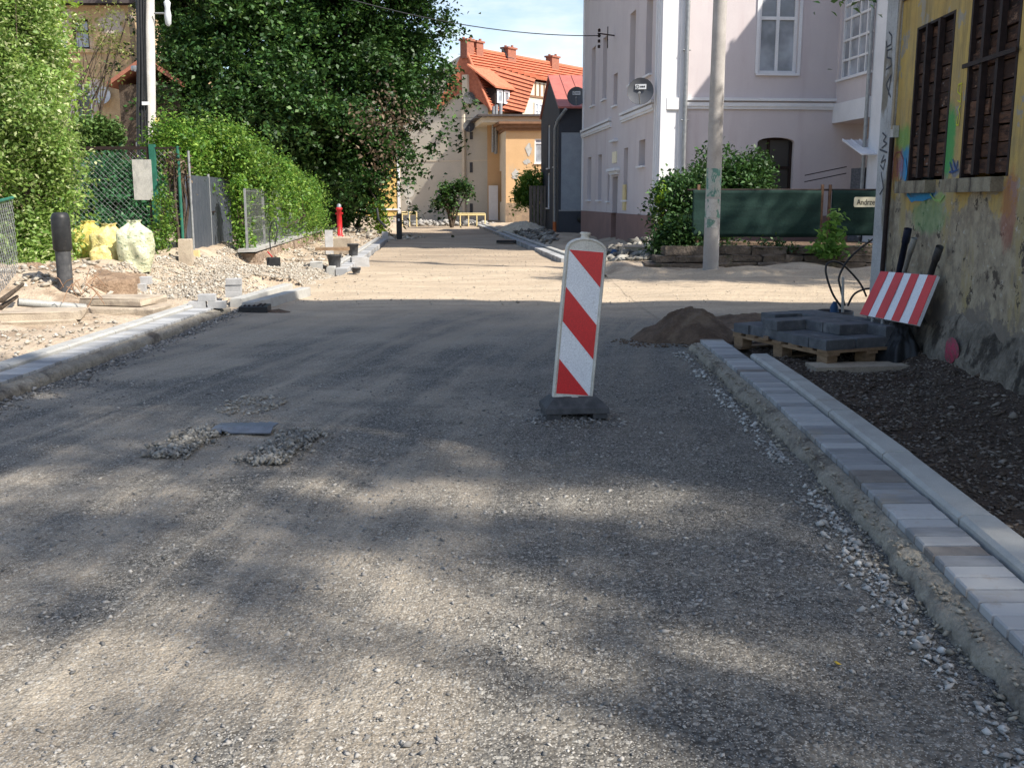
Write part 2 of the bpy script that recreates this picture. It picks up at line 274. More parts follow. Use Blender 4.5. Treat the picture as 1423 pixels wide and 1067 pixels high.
# wall of the old yellow house: own colours by height, with spray paint in places
def oldwall():
    m, t, N_, L_ = nmat('old_yellow_wall'); P = _pos(N_); sp = N_('ShaderNodeSeparateXYZ'); L_(P, sp.inputs[0])
    n1 = _noise(N_, L_, P, 2.2, 8, .62); n2 = _noise(N_, L_, P, 9, 6, .65); n3 = _noise(N_, L_, P, 3.0, 7, .7, (1, 1, .3))
    yel = _mix(N_, L_, _rng(N_, L_, n1, .35, .7), (.54, .385, .13), (.44, .31, .12))
    yel = _mix(N_, L_, _math(N_, L_, 'MULTIPLY', _rng(N_, L_, n3, .46, .60), .75), yel, (.36, .28, .14))
    pe = _noise(N_, L_, P, 2.6, 9, .68); yel = _mix(N_, L_, _rng(N_, L_, pe, .585, .595), yel, (.34, .31, .25)); yel = _mix(N_, L_, _math(N_, L_, 'MULTIPLY', _rng(N_, L_, _noise(N_, L_, P, 8, 7, .7, (1, 1, .12)), .48, .64), .6), yel, (.20, .16, .09))
    gry = _mix(N_, L_, _rng(N_, L_, n2, .35, .65), (.40, .34, .245), (.24, .20, .15))
    gry = _mix(N_, L_, _rng(N_, L_, n3, .52, .64), gry, (.36, .29, .15))
    gry = _mix(N_, L_, _rng(N_, L_, _noise(N_, L_, P, 5.5, 8, .75), .57, .60), gry, (.095, .078, .062))
    gry = _mix(N_, L_, _rng(N_, L_, _noise(N_, L_, P, 14, 8, .75), .60, .63), gry, (.46, .42, .35))
    zz = _math(N_, L_, 'ADD', sp.outputs[2], _math(N_, L_, 'MULTIPLY', _math(N_, L_, 'SUBTRACT', _noise(N_, L_, P, 2.4, 9, .7), .5), 1.1))
    col = _mix(N_, L_, _rng(N_, L_, zz, 1.30, 1.38), gry, yel)
    low = _mix(N_, L_, n2, (.14, .12, .10), (.27, .235, .195))
    col = _mix(N_, L_, _rng(N_, L_, zz, .58, .50), col, low)
    def spray(col, c, y, z, ry, rz, amt):
        a = _math(N_, L_, 'DIVIDE', _math(N_, L_, 'SUBTRACT', sp.outputs[1], y), ry); b = _math(N_, L_, 'DIVIDE', _math(N_, L_, 'SUBTRACT', sp.outputs[2], z), rz)
        d = _math(N_, L_, 'ADD', _math(N_, L_, 'MULTIPLY', a, a), _math(N_, L_, 'MULTIPLY', b, b))
        d = _math(N_, L_, 'ADD', d, _math(N_, L_, 'MULTIPLY', _math(N_, L_, 'SUBTRACT', _noise(N_, L_, P, 12, 6, .7), .5), 1.6))
        return _mix(N_, L_, _math(N_, L_, 'MULTIPLY', _rng(N_, L_, d, 1.1, .35), amt), col, c)
    for c, px, py, ry, rz, am in (((.05, .32, .10), 1318, 195, .16, .30, .85), ((.10, .34, .08), 1256, 200, .25, .18, .6), ((.03, .22, .46), 1262, 228, .30, .17, .8), ((.03, .22, .46), 1280, 270, .42, .055, .9), ((.10, .30, .10), 1290, 300, .45, .16, .45), ((.30, .07, .05), 1402, 290, .14, .30, .5), ((.30, .40, .14), 1306, 275, .14, .05, .7), ((.05, .13, .30), 1327, 236, .10, .07, .6), ((.38, .08, .06), 1245, 226, .22, .16, .5)):
        u_, v_ = uv(px, py, YO, YU, YN); yy = YO[1]+YU[1]*u_
        col = spray(col, c, yy, v_, ry, rz, am)
    b = _bump(N_, L_, n2, .8, .02); b = _bump(N_, L_, _noise(N_, L_, P, 45, 5, .7), .7, .008, b)
    _out(N_, L_, col, .9, b, .15); return m

# ------------------------------------------------------------------ mesh builder
ORG = {}
class MB:
    def __init__(s): s.v = []; s.f = []; s.mi = []; s.sm = []
    def add(s, vs, fs, mi=0, sm=False):
        o = len(s.v); s.v += [tuple(map(float, p)) for p in vs]
        for f in fs: s.f.append(tuple(o+i for i in f)); s.mi.append(mi); s.sm.append(sm)
        return s
    def box(s, c, size, rz=0, mi=0, jit=0, X=None, Y=None, bev=0):
        """box centred on c; rz yaw; bevelled top edges when bev>0"""
        hx, hy, hz = [k/2 for k in size]
        ux = np.array([math.cos(rz), math.sin(rz), 0]) if X is None else np.array(X); uy = np.array([-math.sin(rz), math.cos(rz), 0]) if Y is None else np.array(Y)
        uz = np.cross(ux, uy); c = np.array(c)
        if bev:
            b = min(bev, hx*.6, hy*.6, hz*.9); rings = [(hx, hy, -hz), (hx, hy, hz-b), (hx-b*.3, hy-b*.3, hz-b*.3), (hx-b, hy-b, hz)]
        else: rings = [(hx, hy, -hz), (hx, hy, hz)]
        vs = []
        for a, b_, z in rings:
            for sx, sy in ((-1, -1), (1, -1), (1, 1), (-1, 1)):
                p = c+ux*sx*a+uy*sy*b_+uz*z
                if jit: p = p+np.array([rnd(-jit, jit) for _ in range(3)])
                vs.append(p)
        n = len(rings); fs = [(3, 2, 1, 0), tuple(4*(n-1)+i for i in range(4))]
        for r in range(n-1):
            for i in range(4): j = (i+1) % 4; fs.append((4*r+i, 4*r+j, 4*r+4+j, 4*r+4+i))
        return s.add(vs, fs, mi)
    def quad(s, a, b, c, d, mi=0): return s.add([a, b, c, d], [(0, 1, 2, 3)], mi)
    def prism(s, pts, vec, mi=0):
        """closed polygon pts extruded by vec"""
        n = len(pts); q = [tuple(np.array(p)+np.array(vec)) for p in pts]
        return s.add(list(pts)+q, [tuple(range(n))[::-1], tuple(range(n, 2*n))]+[(i, (i+1) % n, n+(i+1) % n, n+i) for i in range(n)], mi)
    def tube(s, pts, r, n=8, mi=0, sm=True, cap=True):
        pts = [np.array(p, float) for p in pts]; m = len(pts); rr = r if isinstance(r, (list, tuple, np.ndarray)) else [r]*m
        vs = []; up = np.array([0, 0, 1.])
        for i, p in enumerate(pts):
            d = pts[min(i+1, m-1)]-pts[max(i-1, 0)]; d = d/(np.linalg.norm(d)+1e-9)
            if i == 0:
                a = np.cross(d, up)
                if np.linalg.norm(a) < .1: a = np.cross(d, np.array([1., 0, 0]))
            else: a = a-d*np.dot(a, d)
            a = a/np.linalg.norm(a); b = np.cross(d, a)
            for k in range(n): t = 2*math.pi*k/n; vs.append(p+(a*math.cos(t)+b*math.sin(t))*rr[i])
        fs = [(i*n+k, i*n+(k+1) % n, (i+1)*n+(k+1) % n, (i+1)*n+k) for i in range(m-1) for k in range(n)]
        s.add(vs, fs, mi, sm)
        if cap: s.add([vs[k] for k in range(n)], [tuple(range(n))[::-1]], mi); s.add([vs[(m-1)*n+k] for k in range(n)], [tuple(range(n))], mi)
        return s
    def lathe(s, prof, c, n=16, mi=0, ax=None, sm=True):
        c = np.array(c, float); az = np.array(ax if ax is not None else (0, 0, 1), float); az /= np.linalg.norm(az)
        t0 = np.array([1., 0, 0]) if abs(az[0]) < .9 else np.array([0, 1., 0]); a = np.cross(az, t0); a /= np.linalg.norm(a); b = np.cross(az, a)
        vs = [c+az*z+(a*math.cos(2*math.pi*k/n)+b*math.sin(2*math.pi*k/n))*r for r, z in prof for k in range(n)]
        m = len(prof); return s.add(vs, [(i*n+k, i*n+(k+1) % n, (i+1)*n+(k+1) % n, (i+1)*n+k) for i in range(m-1) for k in range(n)], mi, sm)
    def build(s, name, mats, parent=None, org=None, local=False, **kw):
        mats = mats if isinstance(mats, (list, tuple)) else [mats]
        o = np.array(ORG[parent.name] if parent else (org if org is not None else (0, 0, 0)), float)
        me = bpy.data.meshes.new(name); off = np.zeros(3) if local else o
        me.from_pydata([tuple(np.array(p)-off) for p in s.v], [], s.f)
        for m in mats: me.materials.append(m)
        me.polygons.foreach_set('material_index', s.mi); me.polygons.foreach_set('use_smooth', s.sm); me.update()
        ob = bpy.data.objects.new(name, me); COL.objects.link(ob)
        if parent: ob.parent = parent
        else: ob.location = tuple(o)
        ORG[ob.name] = tuple(o)
        for k, v in kw.items(): ob[k] = v
        return ob
def thing(name, loc, label, cat, group=None, rot=None):
    o = bpy.data.objects.new(name, None); COL.objects.link(o); o.location = loc; o.empty_display_size = .2
    if rot: o.rotation_euler = rot
    ORG[o.name] = tuple(loc); o['label'] = label; o['category'] = cat
    if group: o['group'] = group
    return o
def arrmesh(name, V, Fc, mat, parent=None, org=(0, 0, 0), smooth=False, **kw):
    """V (n,3), Fc (m,k) numpy"""
    o = np.array(ORG[parent.name] if parent else org, float); me = bpy.data.meshes.new(name); n, (m, k) = len(V), Fc.shape
    me.vertices.add(n); me.vertices.foreach_set('co', (V-o).astype(np.float32).ravel())
    me.loops.add(m*k); me.loops.foreach_set('vertex_index', Fc.astype(np.int32).ravel())
    me.polygons.add(m); me.polygons.foreach_set('loop_start', np.arange(0, m*k, k, dtype=np.int32)); me.polygons.foreach_set('loop_total', np.full(m, k, np.int32))
    me.materials.append(mat); me.update(calc_edges=True); me.validate()
    if smooth: me.polygons.foreach_set('use_smooth', [True]*len(me.polygons))
    ob = bpy.data.objects.new(name, me); COL.objects.link(ob)
    if parent: ob.parent = parent
    else: ob.location = tuple(o)
    ORG[ob.name] = tuple(o)
    for a, b in kw.items(): ob[a] = b
    return ob
def leafmesh(name, C, size, mat, parent=None, org=(0, 0, 0), up=.4, asp=.5, **kw):
    n = len(C); sz_ = size*rng.uniform(.6, 1.35, n)[:, None]
    nr = rng.normal(size=(n, 3)); nr[:, 2] = np.abs(nr[:, 2])+up; nr /= np.linalg.norm(nr, axis=1)[:, None]
    t = rng.normal(size=(n, 3)); t -= nr*np.sum(t*nr, 1)[:, None]; t /= np.linalg.norm(t, axis=1)[:, None]; b = np.cross(nr, t)
    V = np.stack([C-t*sz_*.5, C+b*sz_*asp*.5-t*sz_*.08+nr*sz_*.1, C+t*sz_*.5-nr*sz_*.08, C-b*sz_*asp*.5-t*sz_*.08+nr*sz_*.1], 1).reshape(-1, 3)
    return arrmesh(name, V, np.arange(4*n).reshape(n, 4), mat, parent, org, **kw)
def blobs(bl, nspr, per, spread, shell=.55, flat=.8, K=0, cs=.4):
    """leaf centres: sprigs in ellipsoids (cx,cy,cz,rx,ry,rz), each a loose cluster; K>0 gathers the sprigs on K boughs of size cs"""
    bl = np.array(bl, float); w = (bl[:, 3]*bl[:, 4]*bl[:, 5])**(2/3); m = K or nspr; idx = rng.choice(len(bl), m, p=w/w.sum()); B = bl[idx]
    d = rng.normal(size=(m, 3)); d /= np.linalg.norm(d, axis=1)[:, None]; r = (shell+(1-shell)*rng.random(m))*rng.uniform(.86, 1.1, m)
    c = B[:, :3]+d*B[:, 3:]*r[:, None]
    if K:
        kk = rng.integers(0, K, nspr); off = rng.normal(size=(nspr, 3))*np.array([1, 1, .55])*cs*rng.uniform(.6, 1.4, K)[kk][:, None]
        off[:, 2] -= .35*(off[:, 0]**2+off[:, 1]**2)/cs; c = c[kk]+off
    k = rng.normal(size=(nspr, per, 3))*spread; k[:, :, 2] *= flat
    k[:, :, 2] -= .35*(k[:, :, 0]**2+k[:, :, 1]**2)/max(spread, 1e-3)
    return (c[:, None, :]+k).reshape(-1, 3), c
def stones(name, P, S, mat, flat=.65, **kw):
    n = len(P); base = np.array([[1, 0, 0], [0, 1, 0], [-1, 0, 0], [0, -1, 0], [.1, .1, 1], [0, 0, -1], [.75, .7, .35], [-.7, .72, .3], [-.72, -.7, .32], [.7, -.75, .3]], float)
    fc = np.array([[0, 6, 4], [6, 1, 4], [1, 7, 4], [7, 2, 4], [2, 8, 4], [8, 3, 4], [3, 9, 4], [9, 0, 4], [0, 5, 6], [6, 5, 1], [1, 5, 7], [7, 5, 2], [2, 5, 8], [8, 5, 3], [3, 5, 9], [9, 5, 0]])
    V = base[None]*(1+rng.normal(size=(n, 10, 1))*.27); V = V*np.array([1, .75, flat])*rng.uniform(.75, 1.25, (n, 1, 3))
    a = rng.uniform(0, 6.28, n); ca, sa = np.cos(a)[:, None], np.sin(a)[:, None]
    X = V[:, :, 0]*ca-V[:, :, 1]*sa; Y = V[:, :, 0]*sa+V[:, :, 1]*ca
    tl = rng.normal(size=(n, 1))*.3; Z = V[:, :, 2]+X*tl
    V = np.stack([X, Y, Z], 2)*np.asarray(S)[:, None, None]+np.asarray(P)[:, None, :]
    Fc = (fc[None]+10*np.arange(n)[:, None, None]).reshape(-1, 3)
    return arrmesh(name, V.reshape(-1, 3), Fc, mat, **kw)
def vnoise(x, y, s=1., seed=0):
    """cheap smooth value noise, arrays"""
    x = np.asarray(x, float)*s; y = np.asarray(y, float)*s; xi = np.floor(x).astype(int); yi = np.floor(y).astype(int); fx = x-xi; fy = y-yi
    h = lambda i, j: (np.sin((i*127.1+j*311.7+seed*74.7))*43758.5453) % 1.0
    fx = fx*fx*(3-2*fx); fy = fy*fy*(3-2*fy)
    return (h(xi, yi)*(1-fx)+h(xi+1, yi)*fx)*(1-fy)+(h(xi, yi+1)*(1-fx)+h(xi+1, yi+1)*fx)*fy-.5
def ss(a, b, x): t = np.clip((np.asarray(x, float)-a)/(b-a), 0, 1); return t*t*(3-2*t)
def grid(name, xs, ys, hf, mat, **kw):
    X, Y = np.meshgrid(xs, ys); Z = hf(X, Y); ny, nx = X.shape; I = np.arange(nx*ny).reshape(ny, nx)
    Fc = np.stack([I[:-1, :-1], I[:-1, 1:], I[1:, 1:], I[1:, :-1]], 2).reshape(-1, 4)
    return arrmesh(name, np.stack([X, Y, Z], 2).reshape(-1, 3), Fc, mat, smooth=True, **kw)

# ------------------------------------------------------------------ street geometry
RK = [(1.30, .5), (1.40, 1.8), (1.465, 2.88), (1.58, 4.57), (1.66, 6.4), (1.69, 8.2), (1.70, 9.1)]   # road-side edge of the right paver strip
def rk(y): return float(np.interp(y, [p[1] for p in RK], [p[0] for p in RK]))
def lk(y): return -3.55+.01*(y-8)
def farL(y): return -3.0-.07*(y-18.4)
def farR(y): return 1.06-.095*(y-21.6)
YO = (2.92, 0.0, 0.0); _l = math.hypot(1, .05); YU = (.05/_l, 1/_l, 0); YN = (-1/_l, .05/_l, 0)    # street wall of the yellow house
def wallx(y): return 2.92+.05*y
YW = oldwall()

def hroad(X, Y): return .016*vnoise(X, Y, .8, 1)*2+.008*vnoise(X, Y, 3, 2)*2+.006*vnoise(X, Y, 9, 12)*ss(14, 5, Y)*2+.05*ss(12.5, 14.5, Y)*(vnoise(X*.3, Y, 2.2, 5))*1.2
def hground(X, Y):
    z = np.full(X.shape, -.06)
    lx = np.where(Y < 15.5, -3.75, farL(Y)-.25)
    left = ss(0, .35, lx-X)
    z = z+left*.15
    z = z+.40*ss(-4.7, -5.6, X)*ss(10.6, 13.2, Y)*ss(26, 19, Y)+.12*ss(-4.5, -6.5, X)*ss(18, 24, Y)
    z = z+left*(.05*vnoise(X, Y, 1.3, 3)+.035*vnoise(X, Y, 5, 4))*2*.8
    z = z+.10*np.exp(-((X+4.5)/.9)**2-((Y-16)/1.6)**2)*2
    rx = np.where(Y > 18.2, farR(Y)+.35, 99)
    right = ss(0, .4, X-rx)
    z = z+right*(.16+.09*vnoise(X, Y, 1.1, 7)*2+.04*vnoise(X, Y, 5, 8))
    far = ss(20, 22, Y)*ss(2.6, 3.6, X); z = z+far*.2
    return np.where(np.abs(X) > 60, -.06, z)
xs = np.unique(np.concatenate([np.linspace(-900, -60, 12), np.linspace(-60, -12, 25), np.linspace(-12, 9, 150), np.linspace(9, 60, 25), np.linspace(60, 900, 12)]))
ys = np.unique(np.concatenate([np.linspace(-300, -10, 8), np.linspace(-10, 4, 20), np.linspace(4, 34, 190), np.linspace(34, 90, 60), np.linspace(90, 1500, 14)]))
grid('ground', xs, ys, hground, M['dirt'], kind='structure')
# road sheet, from behind the camera to the far bend
def roadsheet():
    ysr = np.concatenate([np.arange(-6, 2, .25), np.arange(2, 20, .06), np.arange(20, 62, .3)]); nu = 90; V = []
    for y in ysr:
        if y < 15: a = lk(y)-.12
        else: t = float(ss(15, 19, y)); a = (lk(y)-.12)*(1-t)+(farL(y)+.02)*t
        b = rk(y)-.02 if y < 9.2 else (1.9 if y < 19 else farR(y)+.05)
        if 9.2 <= y < 19: b = 1.68+.0*(y)
        if y >= 18: t = float(ss(18, 20, y)); b = 1.68*(1-t)+(farR(y)+.05)*t
        X = np.linspace(a, b, nu); V.append(np.stack([X, np.full(nu, y), hroad(X, np.full(nu, y))], 1))
    V = np.concatenate(V); ny = len(ysr); I = np.arange(nu*ny).reshape(ny, nu)
    Fc = np.stack([I[:-1, :-1], I[:-1, 1:], I[1:, 1:], I[1:, :-1]], 2).reshape(-1, 4)
    arrmesh('road', V, Fc, M['road'], smooth=True, kind='structure')
roadsheet()
def hcross(X, Y): return hroad(X, Y)+.004+.17*np.exp(-((Y-18.0-.15*vnoise(X, X*0, .8, 3))/.38)**2)*(.75+vnoise(X, Y, 1.2, 9))*ss(1.2, 2.4, X)
grid('cross_street', np.concatenate([np.linspace(1.66, 9, 120), np.linspace(9.3, 50, 50)]), np.linspace(9.3, 18.9, 110), hcross, M['road'], kind='structure')
# soil bed between kerb and the yellow house
def soilbed():
    ysr = np.arange(-2, 10.0, .07); nu = 40; V = []
    for y in ysr:
        X = np.linspace(rk(y)+.37, wallx(y)+.3, nu); Yy = np.full(nu, y)
        z = .055+.03*vnoise(X, Yy, 3, 3)+.03*vnoise(X, Yy, 8, 5)+.12*ss(wallx(y)-.45, wallx(y), X)-.05*ss(9, 9.9, Yy)
        V.append(np.stack([X, Yy, z], 1))
    V = np.concatenate(V); ny = len(ysr); I = np.arange(nu*ny).reshape(ny, nu)
    arrmesh('soil', V, np.stack([I[:-1, :-1], I[:-1, 1:], I[1:, 1:], I[1:, :-1]], 2).reshape(-1, 4), M['mulch'], smooth=True, kind='structure')
    n = 17000; y = rng.uniform(2.6, 9.6, n); u = rng.random(n)
    x = np.array([rk(a)+.40 for a in y]); x = x+u*(np.array([wallx(a) for a in y])-x)
    s = rng.gamma(2.0, .0030, n)+.002; z = .055+.03*vnoise(x, y, 3, 3)+.03*vnoise(x, y, 8, 5)+.12*ss(-.45, 0, x-(2.92+.05*y))+s*.25
    stones('soil_litter', np.stack([x, y, z], 1), s, M['chips'], .5, kind='stuff', label='loose chips and crumbs strewn over the dark soil bed', category='soil litter')
soilbed()
# kerbs
def strip(name, edge, off0, off1, y0, y1, ztop, zbot, seg, mats, label, cat, rnd_top=False, gap=.014, brown=()):
    mb = MB(); y = y0; k = 0
    while y < y1-.02:
        ye = min(y+seg, y1); a0, a1 = edge(y), edge(ye-gap); dz = rnd(-.002, .002); dx = rnd(-.002, .002)
        p = [(a0+off0+dx, y), (a1+off0+dx, ye-gap), (a1+off1+dx, ye-gap), (a0+off1+dx, y)]
        mi = 1 if any(b0 <= y < b1 for b0, b1 in brown) else 0
        zt = ztop+dz; b = .018 if rnd_top else .006; sg = 1 if off1 > off0 else -1
        inn = [(a0+off0+dx+sg*b, y+.003), (a1+off0+dx+sg*b, ye-gap-.003), (a1+off1+dx-sg*b, ye-gap-.003), (a0+off1+dx-sg*b, y+.003)]
        vs = [(q[0], q[1], zbot) for q in p]+[(q[0], q[1], zt-b*.8) for q in p]+[(q[0], q[1], zt) for q in inn]
        fs = [(0, 1, 2, 3), (8, 9, 10, 11)]+[(r*4+i, r*4+(i+1) % 4, r*4+4+(i+1) % 4, r*4+4+i) for r in (0, 1) for i in range(4)]
        mb.add(vs, fs, mi); y = ye; k += 1
    o = mb.build(name, mats, None, (edge((y0+y1)/2)+off0, (y0+y1)/2, 0), label=label, category=cat); return o
strip('paver_strip', rk, 0, .21, .8, 9.05, .105, -.03, .105, [M['paver'], M['paver_brown']], 'strip of grey pavers with two brownish ones along the right edge of the road', 'paver strip', brown=((3.4, 3.48), (4.33, 4.55), (7.3, 7.4)))
strip('kerb', rk, .225, .375, .8, 8.0, .135, -.03, 1.0, [M['kerb']], 'pale concrete kerb between the paver strip and the dark soil on the right', 'kerb', True)
strip('paver_strip', lk, 0, -.21, 2.5, 12.2, .10, -.03, .105, [M['paver'], M['paver_brown']], 'strip of pale pavers along the left edge of the road', 'paver strip')
strip('kerb', lk, -.225, -.375, 2.5, 12.3, .13, -.03, 1.0, [M['kerb']], 'sunlit pale concrete kerb along the left edge of the road', 'kerb', True)
strip('paver_strip', farL, -.02, -.23, 18.6, 33.5, .10, -.03, .21, [M['paver'], M['paver_brown']], 'far left paver strip leading up to the black bollard', 'paver strip')
strip('kerb', farL, -.25, -.40, 18.6, 33.5, .13, -.03, 1.0, [M['kerb']], 'far left kerb leading up to the black bollard', 'kerb', True)
strip('paver_strip', farR, .02, .23, 21.8, 52, .10, -.03, .21, [M['paver'], M['paver_brown']], 'far right paver strip running to the orange house', 'paver strip')
strip('kerb', farR, .28, .43, 21.8, 52, .14, -.03, 1.0, [M['kerb']], 'far right kerb running past the dark blue house to the orange house', 'kerb', True)
def haunch(name, edge, sg, y0, y1, w, label):
    ysr = np.arange(y0, y1, .016); prof = [(0, .075), (.25, .072), (.55, .066), (.82, .056), (.98, .040), (1.04, .012), (1.08, -.05)]; V = []
    for y in ysr:
        ww = w*(1+.35*float(vnoise(y, 3., 1.3, 1)))+.022*float(vnoise(y, 1., 9, 2))+.02*float(vnoise(y, 5., 31, 2))
        for i, (u, z) in enumerate(prof): V.append((edge(y)+sg*(.002+u*ww), y, z+((.009*float(vnoise(y, u*3, 8, 6))+.018*float(vnoise(y, u*4, 27, 7))+.012*float(vnoise(y, u*9, 60, 8))) if 0 < i < 6 else 0)))
    V = np.array(V); k = len(prof); I = np.arange(len(V)).reshape(-1, k)
    arrmesh(name, V, np.stack([I[:-1, :-1], I[:-1, 1:], I[1:, 1:], I[1:, :-1]], 2).reshape(-1, 4), M['haunch'], org=(edge(y0), y0, 0), smooth=False, label=label, category='concrete footing')
haunch('concrete_footing', rk, -1, 1.6, 9.05, .095, 'rough concrete footing beside the paver strip on the right')
haunch('concrete_footing', lk, 1, 4, 12.2, .10, 'rough concrete footing beside the sunlit left kerb')
# stones
def scatter(n, f, s, lo=.003):
    p = f(n); sz_ = rng.gamma(2.2, s, len(p))+lo; return p, sz_
n = 34000; yy = 2.1+5.5*rng.random(n)**1.5; xx = rng.uniform(-3.6, 1.45, n); k = (vnoise(xx, yy, 1.1, 4)+vnoise(xx, yy, 3.1, 8)*.6) > rng.uniform(-.45, .35, n); k &= (np.abs(xx) < yy*.56+.2)
xx, yy = xx[k], yy[k]; s = np.minimum(rng.gamma(1.8, .0020, len(xx))+.0015, .013)
stones('loose_gravel', np.stack([xx, yy, hroad(xx, yy)+s*.1], 1), s, M['greystone'], .55, kind='stuff', label='fine loose gravel scattered over the road surface', category='gravel')
n = 1700; y = 1.8+7*rng.random(n)**1.1; x = np.array([rk(a) for a in y])-.16-np.abs(rng.normal(size=n))*.055; k = vnoise(y, y*0, 2.3, 4)+.35 > rng.random(n)*.7
x, y = x[k], y[k]; s = np.minimum(rng.gamma(2.6, .0027, len(x))+.002, .02)
stones('white_stones', np.stack([x, y, hroad(x, y)+s*.45], 1), s, M['whitestone'], .7, kind='stuff', label='white crushed stones along the right footing', category='stones')
n = 1500; y = rng.uniform(1.8, 9.0, n); x = np.array([rk(a) for a in y])-rng.uniform(.01, .15, n); s = np.minimum(rng.gamma(2, .0028, n)+.002, .016)
stones('mortar_crumbs', np.stack([x, y, np.where(np.array([rk(a) for a in y])-x < .09, .066, .012)+s*.2], 1), s, stonem('mortar_bits', (.22, .20, .165), (.30, .27, .22), (.38, .35, .29)), .6, kind='stuff', label='crumbs of mortar on the right concrete footing', category='crumbs')
n = 1500; y = rng.uniform(5, 12.4, n); x = np.array([lk(a) for a in y])+.13+np.abs(rng.normal(size=n))*.09; s = rng.gamma(2.4, .0030, n)+.002
stones('white_stones', np.stack([x, y, hroad(x, y)+s*.4], 1), s, M['greystone'], .7, kind='stuff', label='grey stones lying along the left footing', category='stones')
n = 26000; x = rng.uniform(-5.4, -2.5, n); y = rng.uniform(12.8, 20, n); k = (x < -3.0+.8*vnoise(x, y, 1, 2)) & (x > -5.4+.5*vnoise(y, x, 1, 5)); x, y = x[k], y[k]; s = rng.gamma(3, .0045, len(x))+.004
s = s*.8
stones('pale_gravel', np.stack([x, y, hground(x, y)+s*.35], 1), s, M['sandstone'], .7, kind='stuff', label='pale crushed gravel spread beside the loose kerb stones on the left', category='gravel')
n = 9000; x = rng.uniform(-8, 7, n); y = rng.uniform(13, 30, n); k = (x > -3.2-.07*(y-16)) & ((y < 19) | (x < 1)); x, y = x[k], y[k]; s = rng.gamma(2.2, .0022, len(x))+.003
stones('road_stones', np.stack([x, y, hroad(x, y)+s*.3+.003], 1), s, M['sandstone'], .6, kind='stuff', label='small pale stones on the sunlit crossing', category='stones')
def rubble(name, cx, cy, rx, ry, n, smin, smax, mat, label, hgt=0, hf=None, jagged=.6):
    a = rng.uniform(0, 6.28, n); r = np.sqrt(rng.random(n)); x = cx+np.cos(a)*r*rx; y = cy+np.sin(a)*r*ry; s = smin+(smax-smin)*rng.random(n)**2.2
    z = (hf or hground)(x, y)+s*.4+hgt*(1-r**2)*rng.random(n)
    return stones(name, np.stack([x, y, z], 1), s, mat, jagged, org=(cx, cy, 0), kind='stuff', label=label, category='rubble')
# churned clods in the road
def clods(p0, p1, w, n, label):
    a = np.array(G(*p0)); b = np.array(G(*p1)); t = rng.random(n); d = (b-a)/np.linalg.norm(b-a); nn = np.array([-d[1], d[0], 0]); P = a+(b-a)*t[:, None]+nn*(rng.normal(size=n)*w)[:, None]
    s = np.minimum(rng.gamma(2.6, .0034, n)+.003, .020); P[:, 2] = hroad(P[:, 0], P[:, 1])+s*.4+.02*rng.random(n)
    stones('dirt_clods', P, s, M['clods'], .8, org=tuple(a), kind='stuff', label=label, category='dirt clods')
clods((225, 640), (292, 600), .06, 1100, 'ridge of churned grey clods left of the bent plastic sheet')
clods((362, 645), (432, 603), .055, 1150, 'ridge of churned grey clods right of the bent plastic sheet')
rubble('sand_crumbs', *G(350, 565)[:2], .22, .35, 260, .004, .02, M['sandstone'], 'tan crumbs of spilled sand on the left half of the road', hf=hroad)
rubble('grit', *G(800, 586)[:2], .33, .18, 700, .003, .014, M['greystone'], 'grey grit crumbs round the foot of the warning beacon', hf=hroad)
for i, (px, py) in enumerate(((737, 700), (1163, 925))):
    x, y, _ = G(px, py); stones('yellow_leaf' if i else 'pebble', np.array([[x, y, .010]]), [.013], M['sandstone'] if i == 0 else pm('yellow_leaf', (.62, .42, .06), sc=30, bump=0), .3, org=(x, y, 0), label=['small pale pebble alone on the road', 'small yellow leaf lying on the road at lower right'][i], category=['pebble', 'leaf'][i])
# bent plastic sheet on the road
a = G(297, 606); mb = MB(); L0 = .34
for i in range(6):
    u0, u1 = i/6, (i+1)/6
    mb.add([(a[0]+u0*L0, a[1]-.04, .03+.02*(u0 < .2)), (a[0]+u1*L0, a[1]-.04, .03), (a[0]+u1*L0, a[1]+.03, .052), (a[0]+u0*L0, a[1]+.03, .055), (a[0]+u0*L0+.01, a[1]+.13, .05+.01*u0), (a[0]+u1*L0+.01, a[1]+.13, .05)], [(0, 1, 2, 3), (3, 2, 5, 4)])
ob = mb.build('plastic_sheet', pm('slate_plastic', (.17, .19, .225), (.13, .145, .17), sc=20, rough=.4, bump=.1, bsc=80, bd=.002), None, (a[0]+.17, a[1], 0), label='bent blue grey plastic sheet lying on the road between two ridges of clods', category='plastic sheet')
md = ob.modifiers.new('solid', 'SOLIDIFY'); md.thickness = .008

